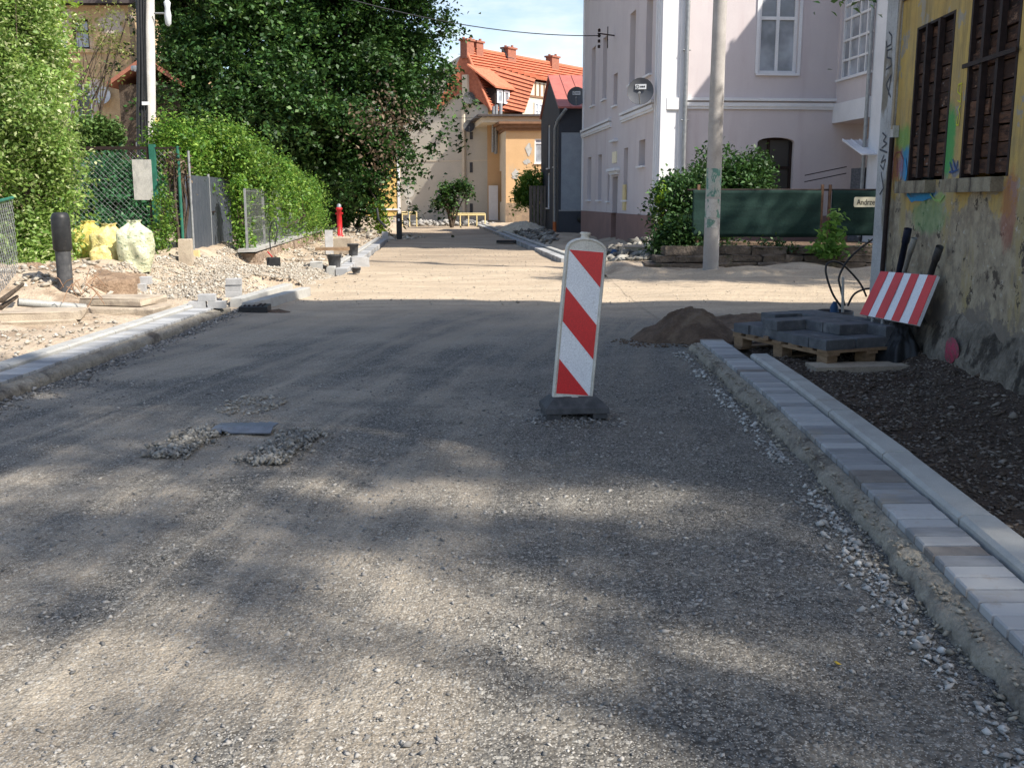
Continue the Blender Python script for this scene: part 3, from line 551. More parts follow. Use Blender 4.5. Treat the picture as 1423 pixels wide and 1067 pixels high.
# ------------------------------------------------------------------ warning beacon
def beacon():
    a = G(797, 578); Rt = thing('warning_beacon', (a[0], a[1], .008), 'red and white striped traffic beacon leaning right in the middle of the road', 'traffic beacon', rot=(R(-1.5), R(0), R(6)))
    tilt = R(5.0)
    mb = MB()   # rubber foot, seen from its long side
    def ring(hx, hy, z): return [(-hx, -hy, z), (hx, -hy, z), (hx, hy, z), (-hx, hy, z)]
    v = ring(.20, .16, 0.035)+ring(.197, .157, .068)+ring(.145, .10, .118)+ring(.135, .09, .122)
    f = [(3, 2, 1, 0)]+[(r*4+i, r*4+(i+1) % 4, r*4+4+(i+1) % 4, r*4+4+i) for r in range(3) for i in range(4)]+[(12, 13, 14, 15)]
    mb.add(v, f)
    for sx in (-1, 1): mb.box((sx*.145, 0, .0165), (.09, .29, .033))
    for sx in (-.06, 0, .06): mb.box((sx, -.118, .088), (.008, .05, .02), X=(1, 0, 0), Y=(0, .75, .66))
    mb.build('foot', M['rubber'], Rt, local=True)
    MB().box((0, 0, .112), (.07, .05, .03)).box((0, -.045, .105), (.04, .03, .04)).build('socket', M['frame'], Rt, local=True)
    c, s = math.cos(tilt), math.sin(tilt)
    def T(x, y, z): return (x*c+z*s-.012, y, -x*s+z*c+.098)
    # body outline with domed top
    hw = .128; Hh = .94; out = [(-hw+.012, 0), (hw-.012, 0), (hw, .012)]
    for k in range(0, 13):
        t = math.pi*k/12; out.append((hw*math.cos(t), Hh+.075*math.sin(t)))
    out.append((-hw, .012))
    b = MB(); b.prism([T(x, -.022, z) for x, z in out], (0, .044, 0)); 
    bo = b.build('body', M['frame'], Rt, local=True); bv = bo.modifiers.new('bevel', 'BEVEL'); bv.width = .008; bv.segments = 2
    r = MB()
    for x in (-hw+.008, hw-.008): r.tube([T(x, -.024, .01), T(x, -.024, Hh)], .008, 6)
    r.tube([T(-hw+.01, -.024, .012), T(hw-.01, -.024, .012)], .008, 6)
    r.tube([T((hw-.01)*math.cos(math.pi*k/12), -.024, Hh+.066*math.sin(math.pi*k/12)) for k in range(13)], .008, 6)
    r.build('rim', M['frame'], Rt, local=True)
    hd = MB(); hd.tube([T(-.012, 0, Hh+.065), T(-.012, 0, Hh+.088), T(-.012, 0, Hh+.10), T(-.012, 0, Hh+.108)], [.030, .024, .036, .026], 10)
    hd.build('grip', M['frame'], Rt, local=True)
    pw, z0, z1 = .107, .035, .935
    def Q(u, v): return T(-pw+2*pw*u, -.0235, z0+(z1-z0)*v)
    w = MB(); w.prism([Q(0, 0), Q(1, 0), Q(1, 1), Q(0, 1)], (0, .002, 0)); w.build('panel', M['white'], Rt, local=True)
    rd = MB()
    for poly in ([(0, .998), (1, .998), (1, .757)], [(0, .745), (0, .507), (1, .257), (1, .497)], [(0, .245), (0, .002), (.97, .002)]):
        pts = [tuple(np.array(Q(u, v))+np.array((0, -.0028, 0))) for u, v in poly]; rd.prism(pts, (0, .002, 0))
    rd.build('stripes', M['red'], Rt, local=True)
beacon()

# ------------------------------------------------------------------ facade helpers
def facade(mb, O, U, Nn, u0, u1, v0, v1, ops, dep=.18, mi=0):
    O, U, Nn = np.array(O), np.array(U), np.array(Nn)
    P = lambda u, v, d=0: tuple(O+U*u+np.array([0, 0, v])-Nn*d)
    us = sorted(set([u0, u1]+[k for o in ops for k in o[:2]])); vs = sorted(set([v0, v1]+[k for o in ops for k in o[2:4]]))
    us = [k for k in us if u0 <= k <= u1]; vs = [k for k in vs if v0 <= k <= v1]
    for i in range(len(us)-1):
        for j in range(len(vs)-1):
            cu, cv = (us[i]+us[i+1])/2, (vs[j]+vs[j+1])/2
            if any(o[0] < cu < o[1] and o[2] < cv < o[3] for o in ops): continue
            mb.quad(P(us[i], vs[j]), P(us[i+1], vs[j]), P(us[i+1], vs[j+1]), P(us[i], vs[j+1]), mi)
    for a, b, c, d in [o[:4] for o in ops]:
        for (p, q) in (((a, c), (b, c)), ((b, c), (b, d)), ((b, d), (a, d)), ((a, d), (a, c))):
            mb.quad(P(*p), P(*q), P(q[0], q[1], dep), P(p[0], p[1], dep), mi)
def fbox(mb, O, U, Nn, u0, u1, v0, v1, d0, d1, mi=0):
    """box on a wall: from depth d0 (behind, +out) to d1 outwards"""
    O, U, Nn = np.array(O), np.array(U), np.array(Nn); vv = np.array([0, 0, 1.])
    p = [O+U*u+vv*v+Nn*d0 for u, v in ((u0, v0), (u1, v0), (u1, v1), (u0, v1))]; mb.prism([tuple(k) for k in p], tuple(Nn*(d1-d0)), mi)
def window(par, O, U, Nn, op, dep=.16, fr=.06, mull=(.5,), trans=(.66,), fm='pvc', gm='glass', sill=True, sillm=None, arch=0, label=None):
    a, b, c, d = op[:4]; w, h = b-a, d-c; mb = MB()
    D0, D1 = -dep-.02, -dep+.05
    for x0, x1, y0, y1 in [(a, a+fr, c, d), (b-fr, b, c, d), (a+fr, b-fr, c, c+fr), (a+fr, b-fr, d-fr, d)]: fbox(mb, O, U, Nn, x0, x1, y0, y1, D0, D1)
    for m_ in mull: fbox(mb, O, U, Nn, a+w*m_-fr*.5, a+w*m_+fr*.5, c+fr, d-fr, D0, D1-.008)
    for t_ in trans: fbox(mb, O, U, Nn, a+fr, b-fr, c+h*t_-fr*.5, c+h*t_+fr*.5, D0, D1-.004)
    wo = mb.build('window', M[fm], par)
    if label: wo['label'] = label
    g = MB(); fbox(g, O, U, Nn, a+.01, b-.01, c+.01, d-.01, -dep-.012, -dep+.004); g.build('pane', M[gm], wo)
    if sill: s = MB(); fbox(s, O, U, Nn, a-.05, b+.05, c-.05, c-.002, -dep*.3, .07); s.build('sill', M[sillm or 'whitepl'], wo)
    return wo
def pipe(par, name, pts, r, mat='galv', n=8): return MB().tube(pts, r, n).build(name, M[mat], par)
def rbox(P, pxs, O, U, Nn):
    a = uv(P[0], P[1], O, U, Nn); b = uv(P[2], P[3], O, U, Nn); return (min(a[0], b[0]), max(a[0], b[0]), min(a[1], b[1]), max(a[1], b[1]))
def tileroof(mb, P0, P1, P2, P3, rows, lift=.05, mi=0):
    """P0-P1 eave, P3-P2 ridge; stepped rows of tiles"""
    P0, P1, P2, P3 = map(lambda k: np.array(k, float), (P0, P1, P2, P3)); nn = np.cross(P1-P0, P3-P0); nn /= np.linalg.norm(nn); nn = nn if nn[2] > 0 else -nn
    for i in range(rows):
        a, b = i/rows, (i+1)/rows; A0 = P0+(P3-P0)*a; B0 = P1+(P2-P1)*a; A1 = P0+(P3-P0)*b; B1 = P1+(P2-P1)*b
        mb.quad(A0+nn*lift, B0+nn*lift, B1+nn*.004, A1+nn*.004, mi); mb.quad(A0, B0, B0+nn*lift, A0+nn*lift, mi)

# ------------------------------------------------------------------ mauve corner house
c0 = G(911, 355); PC = (c0[0], c0[1], 0.0); _l = math.hypot(.085, 1)
dA = (-.085/_l, 1/_l, 0); nA = (-1/_l, -.085/_l, 0); dB = (1/_l, .085/_l, 0); nB = (.085/_l, -1/_l, 0)
def mauve():
    Rt = thing('corner_house', PC, 'tall mauve plastered corner house with white trim behind the concrete pole', 'house')
    LA = 11.9; EH = 8.35
    opsA = []; specA = []
    for (x0, x1, vb, vt) in ((820.7, 826, 4.4, 6.25), (836, 841.5, 4.4, 6.25), (872.5, 880, 4.4, 6.25), (894.5, 903, 4.4, 6.25), (851.3, 856.6, 4.05, 4.95)):
        a = uv(x0, 200, PC, dA, nA)[0]; b = uv(x1, 200, PC, dA, nA)[0]; opsA.append((min(a, b), max(a, b), vb, vt))
    for (x0, x1, vb, vt) in ((817, 822, 1.33, 2.75), (831.6, 836.6, 1.33, 2.75), (867.5, 873, 1.33, 2.75), (888, 896.6, 2.2, 2.85), (845, 848, 1.3, 2.1)):
        a = uv(x0, 200, PC, dA, nA)[0]; b = uv(x1, 200, PC, dA, nA)[0]; opsA.append((min(a, b), max(a, b), vb, vt))
    a = uv(850.5, 300, PC, dA, nA)[0]; b = uv(857.5, 300, PC, dA, nA)[0]; door = (min(a, b), max(a, b), .05, 2.0)
    LB = 12.0
    bw = rbox((1058, -22, 1107, 103), 0, PC, dB, nB); dw = rbox((1053, 191, 1099, 300), 0, PC, dB, nB)
    w = MB()
    facade(w, PC, dA, nA, 0, LA, .95, EH, opsA+[(door[0], door[1], .95, door[3])], .28)
    facade(w, PC, dB, nB, 0, LB, .95, EH, [bw, (dw[0], dw[1], .95, dw[3])], .2)
    P = lambda a_, b_, z: tuple(np.array(PC)+np.array(dA)*a_+np.array(dB)*b_+np.array([0, 0, z]))
    w.quad(P(LA, 0, 0), P(LA, LB, 0), P(LA, LB, EH), P(LA, 0, EH)); w.quad(P(0, LB, 0), P(LA, LB, 0), P(LA, LB, EH), P(0, LB, EH))
    wall = w.build('wall', M['pink'], Rt)
    p = MB(); O2 = PC
    facade(p, tuple(np.array(PC)+np.array(nA)*.03), dA, nA, -.03, LA, -.1, .95, [(door[0], door[1], .05, .951)], .3)
    facade(p, tuple(np.array(PC)+np.array(nB)*.03), dB, nB, -.03, LB, -.1, .95, [(dw[0], dw[1], dw[2], .951)] if dw[2] < .95 else [], .2); p.build('plinth', M['plinth'], Rt)
    t = MB()   # string courses, cornice, pilasters
    for v0, v1, d in ((3.47, 3.53, .05), (3.53, 3.62, .075), (3.66, 3.73, .10)):
        fbox(t, PC, dA, nA, .45, door[0]-.5, v0, v1, 0, d); fbox(t, PC, dA, nA, door[1]+.35, LA, v0, v1, 0, d)
        fbox(t, PC, dB, nB, .64, LB, v0, v1, 0, d)
    t.build('string_course', M['whitepl'], Rt)
    t = MB(); t2 = MB()
    fbox(t2, PC, dA, nA, LA-.25, LA, .95, EH, 0, .03); t2.build('end_pilaster', M['whitepl'], Rt)
    fbox(t, PC, dA, nA, -.02, .42, .95, EH, 0, .02); fbox(t, PC, dA, nA, .03, .12, .96, 7.9, .02, .05); fbox(t, PC, dA, nA, .26, .36, .96, 7.9, .02, .05)
    fbox(t, PC, dB, nB, .0, .62, .95, EH, 0, .024); fbox(t, PC, dB, nB, .02, .16, .96, 7.9, .024, .06); fbox(t, PC, dB, nB, .46, .60, .96, 7.9, .024, .06)
    fbox(t, PC, dB, nB, .16, .46, 3.45, 3.72, .024, .07); fbox(t, PC, dB, nB, .16, .46, .96, 1.3, .024, .055)
    t.build('corner_pilaster', M['whitepl'], Rt)
    t = MB(); fbox(t, PC, dA, nA, -.3, LA+.2, EH, EH+.15, -.1, .25); fbox(t, PC, dA, nA, -.3, LA+.2, EH+.15, EH+.4, -.1, .42); fbox(t, PC, dB, nB, .0, LB, EH, EH+.15, -.1, .24); fbox(t, PC, dB, nB, .0, LB, EH+.15, EH+.4, -.1, .41); t.build('cornice', M['whitepl'], Rt)
    r = MB(); e = EH+.4
    e0, e1, e2, e3 = P(-.5, -.5, e), P(-.5, LB+.4, e), P(LA+.4, LB+.4, e), P(LA+.4, -.5, e); r0, r1 = P(LA*.5, LB*.35, e+3), P(LA*.5, LB*.65, e+3)
    r.add([e0, e1, e2, e3, r0, r1], [(0, 1, 5, 4), (1, 2, 5), (2, 3, 4, 5), (3, 0, 4)]); r.prism([e0, e1, e2, e3], (0, 0, .05)); r.build('roof', M['tile'], Rt)
    for i, o in enumerate(opsA): window(Rt, PC, dA, nA, o, .26, .05, (.5,) if o[3]-o[2] > 1.2 else (), (.68,) if o[3]-o[2] > 1.2 else ())
    d = MB(); fbox(d, PC, dA, nA, door[0]+.01, door[1]-.01, .05, 2.0, -.30, -.22); dd = d.build('door', M['dark'], Rt); 
    h = MB(); fbox(h, PC, dA, nA, door[0]-.3, door[1]+.3, 2.16, 2.24, 0, .16); fbox(h, PC, dA, nA, door[0]-.2, door[1]+.2, 2.06, 2.16, 0, .08); h.build('door_hood', M['whitepl'], Rt)
    q = MB(); fbox(q, PC, dA, nA, door[0]+.15, door[1]-.05, 2.4, 2.72, 0, .04); q.build('house_number_plate', M['signcream'], Rt)
    q = MB(); fbox(q, PC, dA, nA, door[0]-1.35, door[0]-1.0, 1.05, 1.75, 0, .05); q.build('gas_box', M['yellowrail'], Rt)
    q = MB(); fbox(q, PC, dA, nA, door[0]+.1, door[1]+.1, 3.0, 3.06, 0, .12); q.build('ledge', M['whitepl'], Rt)
    # camera-side windows
    window(Rt, PC, dB, nB, bw, .14, .075, (.5,), (.63,), 'pvc', 'curtain', True)
    t = MB(); 
    for (x0, x1, y0, y1) in ((bw[0]-.07, bw[0], bw[2], bw[3]), (bw[1], bw[1]+.07, bw[2], bw[3])): fbox(t, PC, dB, nB, x0, x1, y0, y1, 0, .03)
    t.build('window_surround', M['whitepl'], Rt)
    window(Rt, PC, dB, nB, dw, .18, .06, (.36,), (.62,), 'dark', 'darkglass', False)
    ar = MB(); uc = (dw[0]+dw[1])/2; hw = (dw[1]-dw[0])/2; pts = [(dw[0]-.001, dw[3]+.002)]
    pl = [(uc+hw*math.cos(math.pi-math.pi*k/8), dw[3]-.12+.12*math.sin(math.pi*k/8)) for k in range(9)]
    for k in range(8):
        (ua, va), (ub, vb) = pl[k], pl[k+1]; O_ = np.array(PC); q4 = [tuple(O_+np.array(dB)*u_+np.array([0, 0, v_])+np.array(nB)*.001) for u_, v_ in ((ua, va), (ub, vb), (ub, dw[3]+.01), (ua, dw[3]+.01))]
        ar.prism(q4, tuple(-np.array(nB)*.15))
    ar.build('arch_fill', M['pink'], Rt)
    up = uv(952, 100, PC, dB, nB)[0]; on = lambda u, v, d_: tuple(np.array(PC)+np.array(dB)*u+np.array([0, 0, v])+np.array(nB)*d_)
    pp = MB().tube([on(up, .3, .12), on(up, 8.2, .12)], .05, 8)
    for z in (1.9, 3.2, 4.8, 6.4): pp.tube([on(up-.09, z, .12), on(up+.09, z, .12)], .02, 6)
    pp.build('downpipe', M['galv'], Rt)
    # projecting wing on the right
    ub = uv(1164, 80, PC, dB, nB)[0]; wg = MB(); wd_ = 3.0
    q = lambda u, v, d_: on(u, v, d_)
    def wbox(mb, u0, u1, v0, v1, d0, d1): fbox(mb, PC, dB, nB, u0, u1, v0, v1, d0, d1)
    WU = lambda d_: None
    # left face of the wing faces the street: local frame along depth
    OW = q(ub, 0, wd_); UW = tuple(-np.array(nB)); NW = tuple(-np.array(dB))
    win = rbox((1167, -14, 1203, 92), 0, OW, UW, NW)
    win = (wd_-1.95, wd_-.15, 4.15, 6.1)
    facade(wg, OW, UW, NW, 1.0, wd_, 3.15, EH, [win], .12)
    wg.quad(q(ub, 3.15, wd_-1.0), q(ub+4.5, 3.15, wd_-1.0), q(ub+4.5, 3.15, .0), q(ub, 3.15, .0))
    wbox(wg, ub+.02, ub+4.5, EH-.2, EH, 0, wd_-.01); wg.build('bay_wall', M['pink'], Rt)
    wp = MB(); wbox(wp, ub, ub+4.5, 0, EH, wd_-1.0, wd_); wbox(wp, ub-.05, ub+.02, 3.15, 3.6, 0, wd_-1.0); wp.build('wing_wall', M['whitepl'], Rt)
    wo = window(Rt, OW, UW, NW, win, .10, .05, (.28, .5, .78), (.22, .45, .70, .86), 'pvc', 'curtain', True)
    pipe(Rt, 'downpipe', [q(ub-.07, .5, wd_-1.02), q(ub-.07, EH, wd_-1.02)], .045)
    st = MB(); wbox(st, ub-.03, ub+.9, 0.0, 2.05, wd_-1.75, wd_-1.05); st.build('stone_pier', pm('stone_cladding', (.16, .165, .18), (.09, .095, .105), sc=9, bump=1, bsc=14, bd=.05, stretch=(1, 1, 2.5)), Rt)
    aw = MB(); aw.prism([q(ub-.35, 2.30, wd_-.5), q(ub+.5, 2.30, wd_-.5), q(ub+.5, 2.66, wd_-1.6), q(ub-.35, 2.66, wd_-1.6)], (0, 0, .03))
    for k in range(5): aw.tube([q(ub-.34+.2*k, 2.31, wd_-.5), q(ub-.34+.2*k, 2.70, wd_-1.6)], .018, 5)
    aw.build('awning', M['whitepl'], Rt)
    rl = MB(); 
    for z in (1.75, 1.9): rl.tube([q(ub-1.0, z, .9), q(ub, z+.2, .9)], .012, 5)
    rl.build('handrail', M['iron'], Rt)
mauve()
def dish(name, c, r, ax, mat, label, badge=True, arm=True, group=None):
    ax = np.array(ax, float); ax /= np.linalg.norm(ax); Rt = thing(name, c, label, 'satellite dish', group)
    mb = MB(); pr = [(r*k/6, -.22*r*(1-(k/6)**2)) for k in range(7)]; mb.lathe([(max(a, .001), b) for a, b in pr], c, 22, ax=ax); mb.lathe([(r, 0), (r*1.02, .006), (r*1.02, -.012), (r*.98, -.03), (.001, -.26*r-.01)], c, 22, ax=ax)
    mb.build('reflector', M[mat], Rt)
    dn = np.array([0, 0, -1.])-ax*(-ax[2]); dn /= np.linalg.norm(dn); side = np.cross(ax, dn); c_ = np.array(c)
    foc = c_+ax*r*1.0+dn*r*.35
    am = MB().tube([c_+dn*r*.95, foc], .014, 6); am.tube([foc-ax*.02, foc-ax*.12-dn*.03], .03, 8); am.build('feed_arm', M['galv'], Rt)
    MB().tube([c_-ax*(.26*r), c_-ax*(.26*r+.14), c_-ax*(.26*r+.14)+dn*.18], .02, 6).build('bracket', M['galv'], Rt)
    if badge:
        b0 = c_-dn*r*.35; bb = MB(); bb.box(tuple(b0-ax*.03), (r*.85, r*.38, .012), X=tuple(side), Y=tuple(dn)); o = bb.build('badge', M['dishw'], Rt)
        k = MB(); k.lathe([(r*.09, .014), (r*.14, .014)], tuple(b0-side*r*.24-ax*.03), 12, ax=ax)
        for j in range(3): k.box(tuple(b0+side*r*(.02+.13*j)-ax*.021), (r*.09, r*.13, .004), X=tuple(side), Y=tuple(dn))
        k.build('badge_print', M['ink'], o)
    return Rt
# positions on the street wall
def onA(px, py, d): u, v = uv(px, py, PC, dA, nA); return tuple(np.array(PC)+np.array(dA)*u+np.array([0, 0, v])+np.array(nA)*d)
p = A(890, 127, 24.9); dish('satellite_dish', p, .31, (-.25, -1, .12), 'dish', 'large grey satellite dish on the mauve house beside its white corner trim')
p = A(801, 134, 36.6); dish('satellite_dish', p, .32, (-.1, -1, .12), 'dish', 'dark satellite dish between the red metal roof and the mauve house')
pw = onA(855, 50, .02); mb = MB(); mb.tube([pw, np.array(pw)+np.array([-.5, -.1, .05])], .02, 6); mb.tube([np.array(pw)+np.array([-.2, 0, .25]), np.array(pw)+np.array([-.2, 0, -.35])], .015, 6)
for k in (-.3, -.15, 0, .15): mb.lathe([(.01, -.05), (.04, -.04), (.04, .03), (.01, .05)], np.array(pw)+np.array([-.45, 0, k]), 8)
mb.build('cable_bracket', M['iron'], None, pw, label='dark cable bracket with insulators high on the mauve street wall', category='bracket')

# ------------------------------------------------------------------ yellow derelict house on the right
def yellow():
    Rt = thing('derelict_house', (wallx(9.4), 9.4, 0), 'old yellow house with boarded windows, graffiti and peeling plaster on the right', 'house')
    Y0, Y1, HH = 3.3, 9.4, 8.38
    u0 = Y0*_l2; u1 = Y1*_l2
    W1 = rbox((1269, 45, 1318, 252), 0, YO, YU, YN); W2 = rbox((1343, -2, 1412, 245), 0, YO, YU, YN)
    W1 = (uv(1319, 150, YO, YU, YN)[0], uv(1268, 150, YO, YU, YN)[0], 1.50, 2.74); W2 = (uv(1409, 150, YO, YU, YN)[0], uv(1341, 150, YO, YU, YN)[0], 1.50, 2.92)
    w = MB(); facade(w, YO, YU, YN, u0, u1-.0, -.2, HH, [W1, W2], .22)
    P = lambda u, d, z: tuple(np.array(YO)+np.array(YU)*u-np.array(YN)*d+np.array([0, 0, z]))
    for a, b in (((u1, 0), (u1, 9)), ((u1, 9), (u0, 9)), ((u0, 9), (u0, 0))): w.quad(P(a[0], a[1], -.2), P(b[0], b[1], -.2), P(b[0], b[1], HH), P(a[0], a[1], HH))
    w.build('wall', YW, Rt)
    r = MB(); r.add([P(u0-.3, -.0, HH+.01), P(u1+.0, -.0, HH+.01), P(u1+.0, 9.3, HH+.01), P(u0-.3, 9.3, HH+.01), P(u0+1.5, 4.5, HH+1.2), P(u1-3.2, 4.5, HH+1.2)], [(0, 1, 5, 4), (1, 2, 5), (2, 3, 4, 5), (3, 0, 4), (0, 1, 2, 3)]); r.build('roof', M['tile'], Rt)
    c = MB(); fbox(c, YO, YU, YN, u0, u1+.12, 3.16, 3.24, 0, .10); fbox(c, YO, YU, YN, u0, u1+.14, 3.24, 3.36, 0, .17); fbox(c, YO, YU, YN, u0, u1, 3.02, 3.06, 0, .02); c.build('string_course', pm('dirty_cornice', (.20, .17, .11), (.13, .11, .08), sc=5, bump=.6, bsc=30, bd=.01), Rt)
    q = MB(); fbox(q, YO, YU, YN, u1-.27, u1+.03, -.1, 3.1, 0, .045); q.build('corner_pier', pm('painted_pier', (.44, .45, .46), (.34, .345, .345), sc=3, bump=.7, bsc=30, bd=.01, c3=(.20, .18, .145), sc3=2.4, lo3=.5, hi3=.6, st3=(1, 1, .5)), Rt)
    q = MB()     # rough battered stone base
    ysr = np.arange(u0, u1+.1, .06); zs = [-.1, .03, .1, .18, .26, .34, .42, .5, .56]; V = []
    for u in ysr:
        for i, z in enumerate(zs):
            d = .10-.13*(z/.56)**1.5+.05*float(vnoise(u, z, 4.5, 3))+.03*float(vnoise(u, z, 13, 4)); V.append(P(u, -d if i < len(zs)-1 else .02, z+.05*float(vnoise(u, z, 3, 9))))
    V = np.array(V); I = np.arange(len(V)).reshape(-1, len(zs)); arrmesh('stone_base', V, np.stack([I[:-1, :-1], I[:-1, 1:], I[1:, 1:], I[1:, :-1]], 2).reshape(-1, 4), pm('stone_base_grey', (.25, .22, .18), (.13, .115, .095), sc=6, bump=1, bsc=16, bd=.05, c3=(.05, .043, .036), sc3=4, lo3=.52, hi3=.62), Rt)
    for i, Wn in enumerate((W1, W2)):
        a, b, c0_, d0 = Wn; bd_ = MB(); n = 11; cols = 3; cw = (b-a-.02)/cols
        rows = [0]
        while rows[-1] < .985: rows.append(min(1, rows[-1]+rnd(.060, .095)))
        for z_a, z_b in zip(rows, rows[1:]):
            h_ = d0-c0_-.05; tilt_ = rnd(-.006, .006); cut = rnd(.3, .7) if rnd(0, 1) < .35 else None
            for (ua, ub) in (((0, 1),) if cut is None else ((0, cut-.008), (cut+.008, 1))):
                uA, uB = a+.012+(b-a-.024)*ua, a+.012+(b-a-.024)*ub; z0 = c0_+.03+h_*z_a; z1 = c0_+.03+h_*z_b-rnd(.006, .014); dd_ = rnd(-.034, -.014)
                q8 = [P(uA, .05, z0-tilt_), P(uB, .05, z0+tilt_), P(uB, .05, z1+tilt_), P(uA, .05, z1-tilt_)]; bd_.prism(q8, tuple(np.array(YN)*(.05+dd_)))
        bo = bd_.build('boarded_window', M['plankwall'], Rt)
        bt = MB()
        for k, u_ in enumerate((a+.01+cw, a+.01+2*cw)): fbox(bt, YO, YU, YN, u_-.022, u_+.022, c0_+.02, d0-.01, -.02, .022)
        if i == 1: fbox(bt, YO, YU, YN, a-.03, b+.03, 2.28, 2.31, .022, .034)
        bt.build('bars', M['iron'], bo)
        fr = MB()
        for x0, x1, y0, y1 in ((a-.001, a+.03, c0_, d0), (b-.03, b+.001, c0_, d0), (a+.03, b-.03, d0-.02, d0)): fbox(fr, YO, YU, YN, x0, x1, y0, y1, -.1, .004)
        fr.build('frame', M['iron'], bo)
        s = MB(); fbox(s, YO, YU, YN, a+(.16 if i == 0 else .06), b+.06, c0_-.10, c0_-.002, -.1, .085); so = s.build('sill', pm('stained_sill', (.30, .265, .19), (.19, .16, .115), sc=9, bump=.6, bsc=40, bd=.008, c3=(.07, .06, .05), sc3=9, st3=(1, 1, .3)), bo)
    # pipes and boxes
    up = uv(1254, 100, YO, YU, YN)[0]; on = lambda u, v, d_: tuple(np.array(YO)+np.array(YU)*u+np.array([0, 0, v])+np.array(YN)*d_)
    MB().tube([on(up, 1.95, .055), on(up, 2.6, .055), on(up-.03, 3.15, .055)], .012, 8).build('cable_conduit', pm('conduit', (.42, .36, .27), (.34, .29, .22), sc=9, bump=0), Rt)
    MB().tube([on(up, 1.88, .05), on(up, .6, .06)], .022, 8).build('downpipe', M['iron'], Rt)
    MB().box(on(up+.01, 1.93, .03), (.07, .05, .10), math.pi/2).build('meter_box', M['paperboard'], Rt)
    # graffiti strokes on pier and wall
    def strokes(name, segs, mat, wd=.012, d=.05):
        for s_ in segs:
            g = MB(); pts = [uv(px, py, YO, YU, YN) for px, py in s_]
            for (a0, b0), (a1, b1) in zip(pts, pts[1:]):
                du, dv = a1-a0, b1-b0; l_ = math.hypot(du, dv)+1e-6; nx, ny = -dv/l_*wd/2, du/l_*wd/2; ex, ey = du/l_*wd*.3, dv/l_*wd*.3
                g.add([on(a0+nx-ex, b0+ny-ey, d), on(a0-nx-ex, b0-ny-ey, d), on(a1-nx+ex, b1-ny+ey, d), on(a1+nx+ex, b1+ny+ey, d)], [(0, 1, 2, 3)]); d += .00004
            g.build(name, mat, Rt)
    gk = pm('graffiti_black', (.05, .055, .07), (.08, .085, .10), sc=30, bump=0)
    strokes('graffiti', [[(1243, 45), (1247, 50), (1246, 62), (1240, 66), (1239, 58)], [(1247, 68), (1240, 71), (1240, 80), (1246, 82), (1246, 92), (1239, 97)], [(1246, 104), (1242, 132)], [(1245, 106), (1239, 118), (1245, 135)],
        [(1234, 185), (1239, 190), (1235, 196), (1240, 200), (1233, 206)], [(1230, 208), (1240, 212)], [(1236, 216), (1232, 226), (1238, 222), (1235, 236), (1231, 230)], [(1232, 240), (1235, 262), (1230, 270)]], gk, .016, .048)
    strokes('graffiti', [[(1242, 222), (1246, 213), (1252, 211), (1256, 222), (1254, 245), (1248, 262), (1243, 266)], [(1243, 222), (1241, 245), (1243, 264)], [(1247, 220), (1249, 255)]], pm('graffiti_red', (.30, .07, .07), (.20, .06, .08), sc=30, bump=0), .010, .006)
    strokes('graffiti', [[(1262, 270), (1268, 279), (1280, 273), (1296, 272), (1284, 277), (1266, 277)], [(1259, 222), (1261, 240), (1257, 262)]], pm('graffiti_blue', (.03, .22, .48), (.04, .28, .52), sc=30, bump=0), .03, .007)
    strokes('graffiti', [[(1294, 270), (1300, 278), (1308, 279), (1313, 272)]], pm('graffiti_green', (.30, .48, .16), (.24, .40, .12), sc=30, bump=0), .014, .008)
    strokes('graffiti', [[(1333, 118), (1338, 116)], [(1333, 118), (1332, 128), (1336, 132)], [(1337, 119), (1336, 142), (1332, 140)], [(1336, 147), (1333, 152), (1335, 160)], [(1332, 162), (1330, 174), (1333, 174), (1335, 160)]], pm('graffiti_yellow', (.60, .60, .05), (.5, .5, .04), sc=30, bump=0), .010, .006)
    strokes('graffiti', [[(1321, 226), (1324, 238), (1320, 240)], [(1325, 222), (1329, 236), (1332, 224)], [(1323, 240), (1332, 236)]], pm('graffiti_navy', (.04, .08, .20), (.05, .10, .24), sc=30, bump=0), .014, .006)
    # spray blot at the foot
    x, y = uv(1338, 488, YO, YU, YN)
    mb = MB(); cc = np.array(on(x, y, .10)); n = 40; vs = [tuple(cc+np.array([-.02, 0, 0]))]
    for k in range(n): t = 6.283*k/n; rr = .85+.5*float(vnoise(math.cos(t)*1.2+3, math.sin(t)*1.2+3, 1, 4)); vs.append(tuple(cc+np.array(YU)*math.cos(t)*.15*rr+np.array([0, 0, math.sin(t)*.10*rr])+np.array(YN)*(-.015)))
    mb.add(vs, [(0, 1+k, 1+(k+1) % n) for k in range(n)], 0, True); mb.build('paint_blot', M['magenta'], Rt)
_l2 = math.hypot(1, .05)
yellow()

